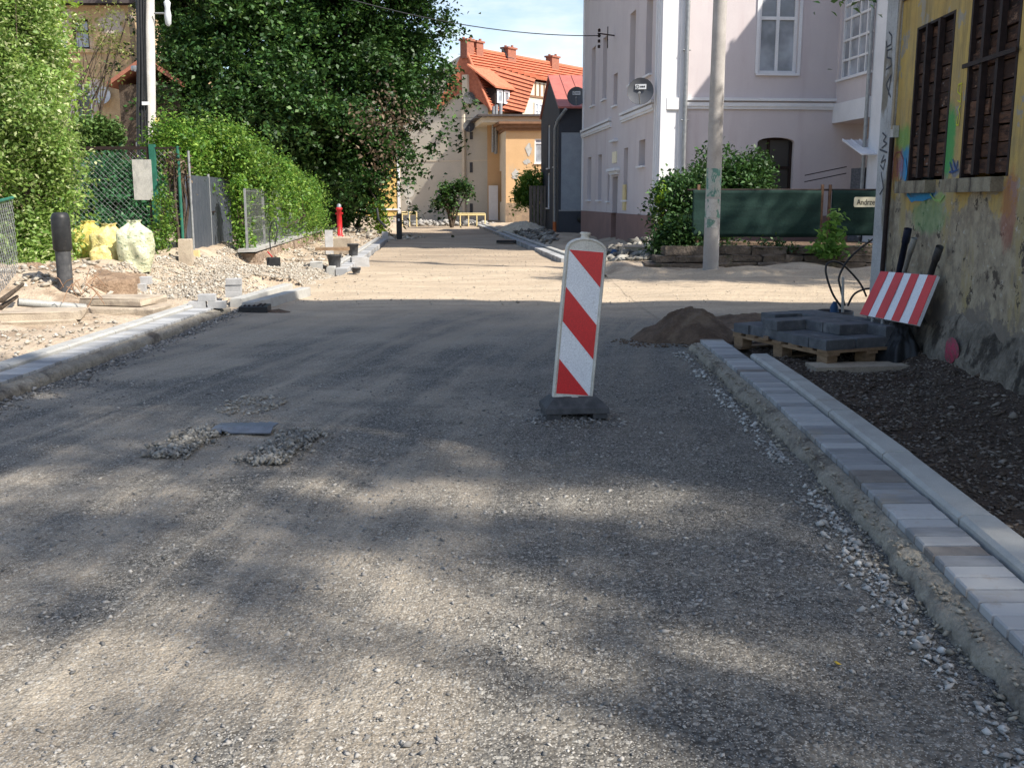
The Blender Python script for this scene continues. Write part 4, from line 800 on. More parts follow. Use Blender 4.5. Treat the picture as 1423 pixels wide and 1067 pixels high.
# ------------------------------------------------------------------ pallet, blocks, board, hoses
PA = G(1150, 508, .08); PX = np.array([.92, .39, 0]); PX /= np.linalg.norm(PX); PY = np.array([-PX[1], PX[0], 0]); P0 = np.array([PA[0], PA[1], 0]); PZ = .052
def pal(a, b, z): return tuple(P0+PX*a+PY*b+np.array([0, 0, z]))
def pallet():
    Rt = thing('pallet', pal(.43, .6, PZ), 'worn wooden pallet under dark concrete blocks beside the old yellow house', 'pallet')
    pang = math.atan2(PX[1], PX[0])
    for k in range(3): MB().box(pal(.43, .06+.56*k, PZ+.011), (.86, .10, .022), pang, jit=.002).build('bottom_board', M['wood'], Rt)
    for i in range(3):
        for j in range(3): MB().box(pal(.05+.38*i, .07+.55*j, PZ+.061), (.10, .12, .078), pang, jit=.001).build('spacer', M['wood'], Rt)
    for i in range(3): MB().box(pal(.05+.38*i, .62, PZ+.111), (.11, 1.26, .022), pang, jit=.002).build('stringer', M['wood'], Rt)
    for j in range(7): MB().box(pal(.43+rnd(-.01, .01), .05+.19*j, PZ+.133), (.88, .12, .02), pang, jit=.002).build('deck_board', M['wood'], Rt)
    MB().box(pal(-.05, .72, PZ+.155), (.14, .04, .02), pang+.9, jit=.003).build('splinter', M['wood'], Rt)
    return PZ+.143
ZT = pallet(); pang = math.atan2(PX[1], PX[0])
proto = MB().box((0, 0, .04), (.284, .202, .08), bev=.007).build('concrete_slab_block', M['block'], None, (0, 0, 0), label='dark grey concrete block on the pallet', category='concrete block', group='dark concrete blocks on the pallet')
first = True
RW = ['front', 'second', 'third', 'fourth', 'fifth', 'back']; CW = ['kerb side', 'middle', 'wall side']
def blk(i, j, lay):
    global first
    o = proto if first else proto.copy()
    if not first: COL.objects.link(o)
    first = False; o['label'] = 'dark grey concrete block on the pallet, %s layer, %s row from the viewer, %s' % (['bottom', 'top'][lay], RW[j], CW[i])
    sh = (-.02 if (i, j) in ((0, 0), (0, 1)) else .02 if (i, j) == (0, 4) else 0)
    o.location = pal(.145+.288*i+sh+rnd(-.004, .004), .115+.207*j+rnd(-.002, .002), ZT+.0815*lay); o.rotation_euler = (0, rnd(-.008, .008), pang+rnd(-.025, .025))
for j in range(6):
    for i in range(3):
        blk(i, j, 0)
        if (i == 2) or (i == 1 and j != 0 and j != 4) or (i == 0 and j in (3,)): blk(i, j, 1)
# slab under the pallet and slab beyond
a = G(1150, 520, .04); MB().box((a[0]+.33, a[1]+.16, .055), (.86, .22, .075), .12, jit=.006).build('concrete_slab', M['slab'], None, (a[0]+.3, a[1]+.1, .02), label='flat concrete slab propping up the wooden pallet', category='slab')
a = G(1264, 511, .06); MB().box((a[0]+.12, a[1]+.1, .085), (.10, .12, .09), .3, jit=.006).build('rubble_brick', M['black'], None, (a[0]+.12, a[1]+.1, .04), label='small black block at the foot of the old wall near the pink paint', category='block')
def board():
    BL, BR = np.array(A(1195, 437, 8.45)), np.array(A(1274, 452, 7.65)); TL, TR = np.array(A(1224, 377, 8.45)), np.array(A(1302, 383, 7.67))
    Rt = thing('barrier_board', tuple((BL+BR)/2), 'red and white striped barrier board leaning on pipes at the old wall', 'barrier board')
    nrm = np.cross(BR-BL, TL-BL); nrm /= np.linalg.norm(nrm); nrm = nrm if nrm[1] < 0 else -nrm
    Q = lambda u, v, d=0: tuple(BL*(1-u)*(1-v)+BR*u*(1-v)+TR*u*v+TL*(1-u)*v+nrm*d)
    MB().prism([Q(0, 0), Q(1, 0), Q(1, 1), Q(0, 1)], tuple(-nrm*.03)).build('panel', M['white'], Rt)
    s = MB(); e = [0, .155, .29, .44, .575, .71, .86, 1]
    for k in (0, 2, 4, 6): s.prism([Q(e[k], .003, .0035), Q(e[k+1], .003, .0035), Q(e[k+1]-.0, .997, .0035), Q(e[k], .997, .0035)], tuple(-nrm*.003))
    s.build('stripes', M['red'], Rt)
    f = MB()
    for p_ in ((Q(.22, 0, -.015), G(1212, 448, .02)), (Q(.4, 0, -.015), G(1228, 456, .02))): f.tube([p_[0], tuple(np.array(p_[0])-np.array([0, -.02, .14]))], .016, 6)
    f.build('leg', M['galv'], Rt)
board()
for i, (t, b, r, mt, lb) in enumerate((((1262, 318), (1236, 440), .026, 'navypipe', 'thick navy blue pipe leaning upright on the old wall'), ((1271, 331), (1236, 446), .019, 'greypipe', 'slim grey pipe leaning beside the navy blue pipe'), ((1306, 343), (1270, 450), .024, 'rubber', 'dark grey spattered pipe leaning behind the right end of the striped board'))):
    p1 = np.array(A(t[0], t[1], (8.25, 8.12, 7.67)[i])); p0 = np.array(A(b[0], b[1], (8.5, 8.4, 8.05)[i])); d = p1-p0; d /= np.linalg.norm(d)
    mb = MB(); mb.tube([p0, p1-d*.12, p1-d*.12, p1], [r, r, r*1.22, r*1.22], 12, cap=False); mb.tube([p1, p1-d*.12, p0], [r*.85, r*.8, r*.8], 12, cap=False)
    mb.build('drain_pipe', M[mt], None, tuple(p0), label=lb, category='pipe')
# tarp lump behind the pallet
def lump(name, c, rx, ry, rz, mat, label, cat, amp=.3, seed=1, n=26, m=14, kind=None, fr=2.2):
    """irregular heap; the skirt runs out flat and the flanks are broken by several scales of noise"""
    n, m = 110, 46; j, i = np.meshgrid(np.arange(m+1), np.arange(n), indexing='ij'); th = 2*np.pi*i/n; q = 1-j/m
    cx_, sx_ = np.cos(th), np.sin(th); out = 1+amp*2*vnoise(cx_*1.3+5, sx_*1.3+seed, 1, seed)+amp*.8*vnoise(cx_*3.5+5, sx_*3.5, 1, seed+3)
    X = rx*1.15*q*cx_*out; Y = ry*1.15*q*sx_*out; bell = (1-q**1.35)**1.15 if rz < .2 else np.clip(1.04*(1-q**2.1), 0, 1)
    nz_ = amp*1.3*vnoise(X/rx*1.5+9, Y/ry*1.5, 1, seed+1)+amp*.6*vnoise(X*9, Y*9, 1, seed+2)+amp*.35*vnoise(X*24, Y*24, 1, seed+4)+amp*.2*vnoise(X*55, Y*55, 1, seed+6)
    Z = rz*bell*(1+nz_*1.2)+.25*rz*nz_*(bell > .02)-.03*(q > .97)-.35*(q > .985)
    V = np.stack([c[0]+X, c[1]+Y, c[2]+Z], 2).reshape(-1, 3); I = np.arange(len(V)).reshape(m+1, n); I2 = np.roll(I, -1, 1)
    kw = dict(label=label, category=cat)
    if kind: kw['kind'] = kind
    return arrmesh(name, V, np.stack([I[:-1], I2[:-1], I2[1:], I[1:]], 2).reshape(-1, 4), mat, org=c, smooth=True, **kw)
a = G(1262, 500, .1); lump('tarpaulin', (a[0], a[1]+.15, .06), .16, .2, .26, M['black'], 'crumpled black tarpaulin bundled between the pallet and the wall', 'tarpaulin', .4, 3)
# hose tub
a = G(1192, 455, .0)
def hosepit():
    x, y = a[0]-.08, a[1]+.55; Rt = thing('drain_shaft', (x, y, 0), 'round black drain shaft with looping hoses behind the block pallet', 'drain shaft')
    MB().lathe([(.21, 0), (.21, .10), (.185, .10), (.185, .03), (.001, .03)], (x, y, 0.02), 22).build('shaft_ring', M['black'], Rt)
    MB().tube([(x+.0, y, .05), (x-.01, y, .16), (x, y+.01, .22)], [.05, .045, .02], 10).build('valve', M['bluecap'], Rt)
    MB().tube([(x+.075, y-.05, .05), (x+.055, y-.05, .50)], .016, 8).build('marker_pipe', M['paperboard'], Rt)
    Yd = y
    for pts in (((1172, 430), (1158, 410), (1149, 385), (1148, 370), (1155, 364), (1168, 366), (1182, 378), (1196, 395), (1204, 412)), ((1174, 425), (1168, 400), (1166, 385), (1176, 365), (1190, 350), (1208, 336), (1226, 325)), ((1178, 425), (1186, 410), (1198, 403), (1212, 401), (1226, 402))):
        P_ = [np.array(A(px, py, Yd-.04+.03*i)) for i, (px, py) in enumerate(pts)]
        Q_ = []
        for i in range(len(P_)-1):
            p_, q_, r_, s_ = P_[max(i-1, 0)], P_[i], P_[i+1], P_[min(i+2, len(P_)-1)]
            for k in range(5): t = k/5; Q_.append(.5*((2*q_)+(-p_+r_)*t+(2*p_-5*q_+4*r_-s_)*t*t+(-p_+3*q_-3*r_+s_)*t**3))
        Q_.append(P_[-1]); MB().tube(Q_, .012, 8).build('hose', M['rope'], Rt)
hosepit()
a = G(958, 482); lump('sand_pile', (a[0]+.08, a[1]+.45, -.01), .50, .42, .29, M['pile'], 'brown heap of sand on the road left of the block pallet', 'sand pile', .22, 5, 40, 20)
a = G(1020, 455); lump('sand_pile', (a[0]+.25, a[1]+.35, -.01), 1.0, .45, .13, M['pile'], 'low spread of brown sand behind the taller heap', 'sand pile', .3, 8, 40, 16)
rubble('sand_crumbs', *G(915, 478)[:2], .45, .35, 420, .004, .018, stonem('brown_crumbs', (.09, .062, .045), (.14, .10, .07), (.20, .15, .11)), 'brown crumbs spilling left from the heap of sand', hf=hroad)

# ------------------------------------------------------------------ concrete pole, green screen, retaining wall
a = G(987, 383); t1 = A(1002, -30, a[1]); mb = MB(); n = 14
mb.tube([(a[0], a[1], -.3), (a[0], a[1], .0), (t1[0]*.985+a[0]*.015, a[1], t1[2]), (t1[0]+.05, a[1], 8.4)], [.142, .14, .115, .085], 18)
lp = thing('utility_pole', (a[0], a[1], 0), 'round concrete pole with peeling posters and green scrawls before the green screen', 'pole')
mb.build('pole_shaft', M['pole'], lp)
def polefx(z0, z1, mat, nm, ph0, ph1, off=.003):
    V = []; fs = []; k = 9
    for j, z in enumerate(np.linspace(z0, z1, 8)):
        t = z/t1[2]; cx = a[0]+(t1[0]-a[0])*t; r_ = .14-.025*t+off
        for i in range(k): ph = ph0+(ph1-ph0)*i/(k-1)+.06*float(vnoise(z*3, i*.7, 2, 3)); V.append((cx+r_*math.cos(ph), a[1]+r_*math.sin(ph), z+.03*float(vnoise(i*.9, z, 2, 2))))
    for j in range(7):
        for i in range(k-1): fs.append((j*k+i, j*k+i+1, (j+1)*k+i+1, (j+1)*k+i))
    MB().add(V, fs, 0, True).build(nm, mat, lp)
pst = pm('torn_poster', (.50, .50, .48), (.40, .40, .385), sc=10, bump=.7, bsc=30, bd=.01, c3=(.13, .24, .20), sc3=9, lo3=.52, hi3=.58, st3=(1, 1, .6))
polefx(1.02, 1.36, pst, 'poster', R(180), R(335)); polefx(1.40, 1.88, pm('green_scrawl', (.34, .40, .375), (.36, .37, .35), sc=7, bump=.4, bsc=30, bd=.006, c3=(.10, .22, .19), sc3=11, lo3=.50, hi3=.57, st3=(1, 1, .5)), 'poster', R(190), R(330)); polefx(.85, 1.0, pst, 'poster', R(200), R(300))
def screen():
    Yf = 20.0; Rt = thing('screened_fence', (5.4, Yf, .3), 'dark green fabric screen fence on the low retaining wall behind the concrete pole', 'fence')
    x0, x1 = A(962, 300, Yf)[0], 9.2; xm0, xm1 = A(1140, 300, Yf)[0], A(1155, 300, Yf)[0]
    zt, zb = A(1000, 264, Yf)[2], A(1000, 329, Yf)[2]
    for (p, q) in ((x0, xm0), (xm1, x1)):
        n = 60; m = 12; V = []
        for j in range(m+1):
            for i in range(n+1):
                x = p+(q-p)*i/n; v = j/m; V.append((x, Yf+.035*float(vnoise(x, v*3, 1.6, 3))+.02*math.sin(x*5+v*2), zb+(zt-zb)*v+(-.06*float(vnoise(x, 0, 1.5, 5)) if j == 0 else 0)-.015*abs(math.sin((x-p)*2))*(v > .95)))
        V = np.array(V); I = np.arange(len(V)).reshape(m+1, n+1); ob = arrmesh('screen_panel', V, np.stack([I[:-1, :-1], I[:-1, 1:], I[1:, 1:], I[1:, :-1]], 2).reshape(-1, 4), M['green'], Rt, smooth=True)
        md = ob.modifiers.new('solid', 'SOLIDIFY'); md.thickness = .012
    rl = MB(); rl.tube([(x0-.1, Yf+.06, zt), (x1, Yf+.06, zt)], .022, 6); rl.build('top_rail', M['iron'], Rt)
    for x in (x0+.12, xm0+.03, xm1-.03, x1-.8): MB().box((x, Yf+.06, (zt+.45)/2+.05), (.05, .05, zt-.35)).build('fence_post', pm('rust_post', (.20, .12, .08), (.12, .07, .05), sc=12, bump=.3, bsc=50, bd=.004) if 'rust_post' not in bpy.data.materials else bpy.data.materials['rust_post'], Rt)
    w = MB()      # retaining wall of stones
    random.seed(5)
    for row, (z0, z1) in enumerate(((-.05, .16), (.16, .30), (.30, .46))):
        x = x0-1.0+.2*row
        while x < 11:
            ww = rnd(.35, 1.1) if row else rnd(.6, 1.6); dd = rnd(-.05, .05)
            w.box((x+ww/2, Yf-.45+.10*row+dd, (z0+z1)/2), (ww-.02, .5, z1-z0-.012), rnd(-.03, .03), jit=.02, bev=.02); x += ww
    w.build('retaining_wall', pm('old_stone_wall', (.18, .145, .115), (.10, .08, .065), sc=5, bump=1, bsc=16, bd=.05, c3=(.055, .06, .035), sc3=2.2), None, (6, 19.5, 0), label='low crumbling stone retaining wall under the green screen', category='wall')
    MB().box((9.0, Yf+1.75, .15), (11.0, 3.4, .5)).build('planting_bed', M['pile'], None, (6, Yf+2, 0), kind='structure')
screen()
# street name plate
Ys = 19.7; c = A(1203, 281, Ys); ns = thing('street_sign', (c[0], Ys, .4), 'cream street name plate reading Andrze, half hidden behind the old house corner', 'street sign')
x0 = A(1187, 281, Ys)[0]; zc = c[2]; pts = []
wS, hS = .62, .19
for cx, cy, s in ((wS-.03, hS-.03, 0), (.03, hS-.03, 1), (.03, .03, 2), (wS-.03, .03, 3)):
    for k in range(4): t = math.pi/2*(s+k/3); pts.append((x0+cx+.03*math.cos(t), Ys, zc-hS/2+cy+.03*math.sin(t)))
MB().prism(pts, (0, .015, 0)).build('plate', M['signcream'], ns)
MB().tube([(x0+.55, Ys+.03, .35), (x0+.55, Ys+.03, zc+.1)], .025, 8).build('post', M['galv'], ns)
def text(s, size, loc, rot, mat, par, name='lettering', ext=.002, sx=1):
    cu = bpy.data.curves.new('t', 'FONT'); cu.body = s; cu.size = size; cu.extrude = ext; o = bpy.data.objects.new('t', cu); COL.objects.link(o)
    dg = bpy.context.evaluated_depsgraph_get(); me = bpy.data.meshes.new_from_object(o.evaluated_get(dg)); bpy.data.objects.remove(o)
    me.transform(Matrix.Scale(sx, 4, (1, 0, 0))); me.transform(rot.to_matrix().to_4x4()); me.materials.clear(); me.materials.append(mat)
    ob = bpy.data.objects.new(name, me); COL.objects.link(ob); ob.parent = par; ob.location = tuple(np.array(loc)-np.array(ORG[par.name])); return ob
from mathutils import Euler
text('Andrze', .155, (x0+.05, Ys-.004, zc-.052), Euler((R(90), 0, 0)), M['ink'], ns, sx=.76)

# ------------------------------------------------------------------ plants
def plant(name, bl, n, per, spread, size, mat, base, label, cat, stems=5, group=None, shell=.45, trunk_r=.03, asp=.5, up=.4, flat=.8, K=0, cs=.25):
    Rt = thing(name, base, label, cat, group)
    C, spr = blobs(bl, n, per, spread, shell, flat, K, cs)
    C = C[C[:, 2] > base[2]-.05]
    leafmesh('foliage', C, size, mat, Rt, up=up, asp=asp)
    mb = MB(); idx = rng.choice(len(spr), min(stems*5, len(spr)), replace=False); b = np.array(base)
    mains = []
    for k in range(stems):
        q = bl[k % len(bl)]; tip = np.array(q[:3])+rng.normal(size=3)*np.array(q[3:])*.25; bb = b+np.array([rnd(-.1, .1), rnd(-.1, .1), 0])*min(1, q[3])
        mid = (bb+tip)/2+rng.normal(size=3)*.1*np.linalg.norm(tip-bb)*.5; mid[2] = bb[2]+(tip[2]-bb[2])*.55
        mb.tube([bb-np.array([0, 0, .1]), mid, tip], [trunk_r, trunk_r*.7, trunk_r*.3], 6); mains.append((mid, tip))
    for i in idx:
        m_, t_ = mains[int(rng.integers(len(mains)))]; mb.tube([m_, (m_+spr[i])/2+np.array([0, 0, .05]), spr[i]], [trunk_r*.4, trunk_r*.25, trunk_r*.1], 4, cap=False)
    mb.build('stems', M['bark'], Rt); return Rt
# big dark tree on the left
def bigtree():
    Y = 40; S = lambda px, py, r1, r2, dy=0, ry=None: (*A(px, py, Y+dy), sz(r1, Y+dy), ry or sz(r1, Y+dy)*.8, sz(r2, Y+dy))
    base = G(512, 312, .05); base = (base[0], 43.0, .05)
    bl = [S(470, 20, 130, 110), S(330, 60, 110, 100, -3), S(270, 110, 60, 60, -4), S(562, 40, 70, 88, 0), S(530, 110, 60, 54, -2), S(420, 150, 110, 80, -4), S(486, 188, 76, 46, -3), S(300, -60, 140, 80, 0), S(450, -90, 160, 90, 0), S(580, -60, 70, 70, 0), S(450, 225, 50, 40, -4), S(514, 203, 32, 32, -3), S(576, 76, 32, 44, -1), S(548, 124, 30, 30, -2), S(250, 30, 45, 70, 0)]
    Rt = thing('tree', base, 'huge dark green deciduous tree towering over the left side of the street', 'tree')
    C, spr = blobs(bl, 4600, 42, .20, .45, .7, 480, .46); leafmesh('crown', C, .175, M['lf_big'], Rt, up=.5, asp=.6)
    C2, _ = blobs([S(530, 175, 40, 45, -6), S(528, 210, 20, 20, -6), S(574, 158, 12, 12, -5)], 38, 14, .20, .5, 1.9); leafmesh('dry_vine', C2, .15, M['lf_dead'], Rt, up=0)
    mb = MB(); mb.tube([(base[0], 43, -.2), (base[0]+.1, 43, 1.5), (base[0]-.3, 42.8, 3.5), (base[0]-.6, 42, 7), (base[0]-.8, 41, 10)], [.75, .55, .48, .35, .15], 12)
    for i in rng.choice(len(spr), 110, replace=False):
        z = rnd(2.6, 7); p0 = np.array([base[0]-.3, 42.6, z]); q = spr[i]; mb.tube([p0, p0*.5+q*.5+np.array([0, 0, .5]), q], [.14, .07, .02], 5, cap=False)
    mb.build('trunk', M['bark'], Rt)
bigtree()
# ivy-clad dark thicket under the tree
def S(px, py, r1, r2, Y, ry=None): return (*A(px, py, Y), sz(r1, Y), ry or sz(r1, Y)*.8, sz(r2, Y))
plant('ivy_thicket', [S(500, 262, 34, 40, 38), S(455, 262, 40, 34, 40), S(508, 240, 26, 30, 38), S(420, 250, 45, 45, 42), S(350, 220, 80, 50, 44), S(480, 290, 20, 18, 37.5)], 900, 26, .22, .16, M['lf_big'], (A(490, 300, 38)[0], 38.5, 0), 'dark ivy thicket in the shade below the huge tree', 'thicket', 5, None, .3, .08)
plant('bush', [S(527, 300, 9, 30, 37)], 60, 14, .12, .13, M['lf_lime'], (A(527, 320, 37)[0], 37, 0), 'small bright green climber on the tree stump beside the yellow wall', 'bush', 3)
# hedge with street-side low wall and lattice fence
HY = [(243, 198, 26, 30, 19.5), (300, 200, 42, 32, 20.5), (340, 235, 36, 44, 21.5), (372, 245, 30, 40, 24), (405, 262, 26, 34, 27), (428, 272, 15, 30, 29.5), (345, 285, 26, 40, 22), (385, 290, 22, 32, 26), (420, 298, 17, 22, 29), (330, 210, 26, 26, 22)]
plant('hedge', [S(a_, b_, c_, d_, e_) for a_, b_, c_, d_, e_ in HY], 2500, 24, .13, .08, M['lf_hedge'], (A(340, 330, 21.5)[0], 21.5, .3), 'sunlit overgrown hedge hanging over the grey gate', 'hedge', 8, None, .6, K=520, cs=.20)
plant('climbing_vine', [S(333, 262, 12, 20, 19.6), S(333, 300, 9, 30, 19.6), S(338, 328, 10, 16, 19.4)], 130, 14, .08, .08, M['lf_hedge'], (A(336, 346, 19.5)[0], 19.5, .3), 'yellow green vine climbing at the right end of the grey gate', 'vine', 4)
plant('shrub', [S(30, 60, 50, 70, 15.5), S(15, 180, 70, 70, 14.5), S(55, 250, 42, 60, 14.8), S(25, 320, 45, 50, 14.4), S(62, 325, 30, 46, 14.4), S(10, 110, 60, 70, 15), S(0, -20, 70, 60, 15.5), S(68, 190, 26, 40, 15), S(50, 365, 24, 24, 14.0, .3)], 2600, 22, .11, .075, M['lf_light'], (A(40, 380, 14.6)[0], 14.6, .35), 'tall cream and green variegated shrub at the left edge', 'shrub', 8, None, .5, K=420, cs=.17)
plant('tree', [S(25, 20, 60, 60, 17), S(40, 90, 55, 40, 17), S(5, 70, 60, 60, 17), S(10, -50, 80, 60, 17)], 600, 20, .17, .11, M['lf_lime'], (A(-40, 330, 17)[0], 17, .4), 'lime green tree leaning in above the variegated shrub', 'tree', 6, None, .4, .08)
plant('tree', [S(110, 30, 50, 26, 30), S(150, 55, 42, 30, 30), S(90, 95, 36, 28, 30), S(140, 100, 36, 14, 30), S(75, 120, 26, 24, 30), S(165, 10, 30, 22, 30)], 150, 7, .17, .11, M['lf_willow'], (A(60, 280, 30)[0], 30, .3), 'thin branched olive tree in front of the ochre house', 'tree', 6, None, .1, .045)
plant('conifer_hedge', [S(118, 188, 16, 30, 19.5), S(140, 190, 16, 30, 19.6), S(156, 192, 14, 28, 19.7)], 330, 16, .07, .09, M['lf_thuja'], (A(138, 300, 19.8)[0], 19.8, .4), 'row of clipped conifers just behind the green wire fence', 'hedge', 3, None, .6)
plant('bush', [S(150, 255, 50, 44, 18.7), S(195, 260, 34, 42, 18.7), S(120, 290, 36, 40, 18.4), S(205, 300, 26, 30, 18.5), S(165, 315, 50, 25, 18.4)], 800, 20, .10, .09, M['lf_gate'], (A(160, 330, 18.7)[0], 18.8, .45), 'cool green bush pressing on the green wire fence', 'bush', 6)
plant('weed', [S(228, 292, 13, 34, 16.7), S(225, 320, 16, 22, 16.5), S(212, 335, 14, 14, 16)], 140, 12, .07, .06, M['lf_hedge'], (A(226, 345, 16.7)[0], 16.7, .45), 'green weeds between the wire fence and the concrete stub post', 'weed', 5)
plant('dry_vine', [S(240, 225, 10, 22, 17), S(256, 235, 7, 20, 17.2)], 34, 9, .08, .07, M['lf_dead'], (A(250, 340, 17)[0], 17, .45), 'dry brown vine on the posts left of the grey gate', 'vine', 6)
plant('bush', [S(1010, 250, 50, 45, 21.8), S(960, 290, 36, 52, 21), S(945, 325, 24, 40, 20.4, .4), S(1040, 240, 30, 34, 22), S(935, 260, 20, 30, 21.2)], 900, 22, .10, .105, M['lf_bush'], (A(965, 340, 21.2)[0], 21.2, .3), 'round dark green bush behind the concrete pole', 'bush', 7, None, .5, K=150, cs=.20)
plant('climbing_vine', [S(920, 300, 9, 46, 21, .2), S(925, 275, 12, 12, 21, .2)], 60, 12, .07, .07, M['lf_lime'], (A(922, 345, 21)[0], 21, .2), 'light green vine strip at the corner of the mauve house', 'vine', 4, trunk_r=.015)
plant('sapling', [S(1157, 315, 18, 16, 19.2, .2), S(1150, 345, 22, 22, 19.2, .25), S(1160, 302, 12, 8, 19.2, .15)], 42, 9, .10, .16, M['lf_plant'], (A(1155, 372, 19.3)[0], 19.3, .3), 'leafy sapling with pale tip before the green screen gap', 'sapling', 4, None, .2, .012)
plant('weeds', [S(1080, 340, 55, 9, 19.7, .12), S(1000, 345, 30, 8, 19.7, .12), S(1105, 350, 14, 12, 19.5, .1), S(1200, 352, 30, 16, 19.6, .2), S(940, 350, 30, 10, 19.8, .2)], 210, 9, .07, .07, M['lf_bush'], (A(1080, 352, 19.7)[0], 19.8, .4), 'low weeds growing on top of the stone retaining wall', 'weeds', 6, None, .1, .008)
plant('small_tree', [S(622, 262, 14, 10, 49), S(642, 258, 13, 9, 49), S(612, 277, 9, 9, 49), S(627, 282, 7, 20, 49), S(650, 266, 7, 7, 49)], 170, 12, .15, .17, M['lf_big'], (A(628, 310, 49)[0], 49, 0), 'small forked green tree alone before the beige gable wall', 'tree', 6, None, .3, .06)
plant('bush', [S(738, 256, 22, 22, 44), S(728, 272, 14, 14, 44), S(748, 290, 9, 26, 44)], 260, 14, .14, .16, M['lf_hedge'], (A(745, 318, 44)[0], 44.2, 0), 'bushy green tree between the orange house and the dark blue house', 'bush', 4)
# tree behind the yellow house whose crown peeks in at the top, and the tree that dapples the foreground
def crowntree(name, base, C, spr, size, mat, label, r=.22, top=7):
    Rt = thing(name, base, label, 'tree'); leafmesh('crown', C, size, mat, Rt, up=.3, asp=.6); b = np.array(base, float); mb = MB(); cen = spr.mean(0)
    mb.tube([b-np.array([0, 0, .2]), b+np.array([0, 0, top*.35]), b*.4+cen*.6], [r, r*.8, r*.4], 10)
    for i in rng.choice(len(spr), min(9, len(spr)), replace=False):
        p0 = b+(np.array([cen[0]-b[0], cen[1]-b[1], cen[2]-b[2]]))*rnd(.35, .6); mb.tube([p0, (p0+spr[i])/2+np.array([0, 0, .3]), spr[i]], [r*.2, r*.09, .006], 5, cap=False)
    mb.build('trunk', M['bark'], Rt)
C, spr = blobs([(9.6, 14.6, 6.6, 3.0, 2.4, 2.0), (7.6, 15.2, 5.9, 1.6, 1.6, 1.4), (5.7, 14.9, 5.2, .7, .6, .6), (4.9, 14.9, 4.72, .45, .4, .42), (4.6, 14.8, 4.75, .35, .35, .35), (11, 16, 6, 3, 2.4, 2)], 900, 26, .18, .5)
crowntree('tree', (10.2, 14.8, 0), C, spr, .13, M['lf_bush'], 'dark leaves of a tree hanging in at the top edge beside the old house')
# foreground shade: crown laid out from the shade the road shows
n = 3200; gx = rng.uniform(-4.8, 3.4, n); gy = rng.uniform(.2, 8.0, n)
edge = 4.98-.09*(gx+2.6)+.12*vnoise(gx, gy, 1.1, 3); nn_ = vnoise(gx, gy, .9, 21)+.55*vnoise(gx, gy, 2.1, 22)
dn = np.where(gy > edge, .75, .0)
dn = np.maximum(dn, .62*ss(-.35, .35, gx+.22-.75*ss(3.6, 2.9, gy)+.8*nn_-1.1*ss(4.25, 4.55, gy)))
dn = np.maximum(dn, .50*np.exp(-((gy-(3.95+.04*(gx+2)+.2*nn_))/.16)**2)*ss(.3, -.3, gx))
dn = np.maximum(dn, .35*ss(.24, .36, nn_)*ss(4.4, 4.0, gy))
clr = (gy < edge) & (gy > edge-.62) & (gx < .75-.5*nn_); dn = np.where(clr, np.where(nn_ > .3, .25, 0), dn)
keep = (rng.random(n) < dn) & (gy < 3.3+(3.08-gx)*.643+.5)
gx, gy = gx[keep], gy[keep]; hz = rng.uniform(8.0, 9.6, len(gx)); spr = np.stack([gx+sdir[0]/sdir[2]*hz, gy+sdir[1]/sdir[2]*hz, hz], 1)
k = rng.normal(size=(len(spr), 30, 3))*np.array([.13, .13, .06]); C = (spr[:, None]+k).reshape(-1, 3)
crowntree('tree', (6.8, -3.2, 0), C, spr, .12, M['lf_hedge'], 'tree standing behind the viewer whose shade dapples the road', .25, 9)

# ------------------------------------------------------------------ left side: fence, gate, sacks, pole
def chainlink(par, a, b, z0a, z1a, z0b, z1b, pitch=.075, r=.0032, mat='galv'):
    a = np.array([a[0], a[1]]); b = np.array([b[0], b[1]]); Lh = np.linalg.norm(b-a); mb = MB(); H = max(z1a-z0a, z1b-z0b)
    def P(u, v): t = u/Lh; xy = a+(b-a)*t; return (xy[0], xy[1], (z0a+(z0b-z0a)*t)+v)
    n = int((Lh+H)/pitch)
    for s in (1, -1):
        for i in range(-1, n+1):
            u0 = i*pitch-(H if s == 1 else 0); pts = []
            ua, va, ub, vb = (u0, 0, u0+H, H) if s == 1 else (u0, H, u0+H, 0)
            if s == -1: ua, va, ub, vb = u0-H*0, H, u0+H, 0
            # clip
            t0, t1_ = max(0, (0-ua)/(ub-ua)), min(1, (Lh-ua)/(ub-ua))
            if t1_ <= t0: continue
            mb.tube([P(ua+(ub-ua)*t0, va+(vb-va)*t0), P(ua+(ub-ua)*t1_, va+(vb-va)*t1_)], r, 3, cap=False)
        if s == -1: pass
    for i in range(-int(H/pitch)-1, 0):
        ua, va, ub, vb = i*pitch, H, i*pitch+H, 0; t0, t1_ = max(0, -ua/(ub-ua)), min(1, (Lh-ua)/(ub-ua))
        if t1_ > t0: mb.tube([P(ua+(ub-ua)*t0, va+(vb-va)*t0), P(ua+(ub-ua)*t1_, va+(vb-va)*t1_)], r, 3, cap=False)
    return mb.build('wire_mesh', M[mat], par)
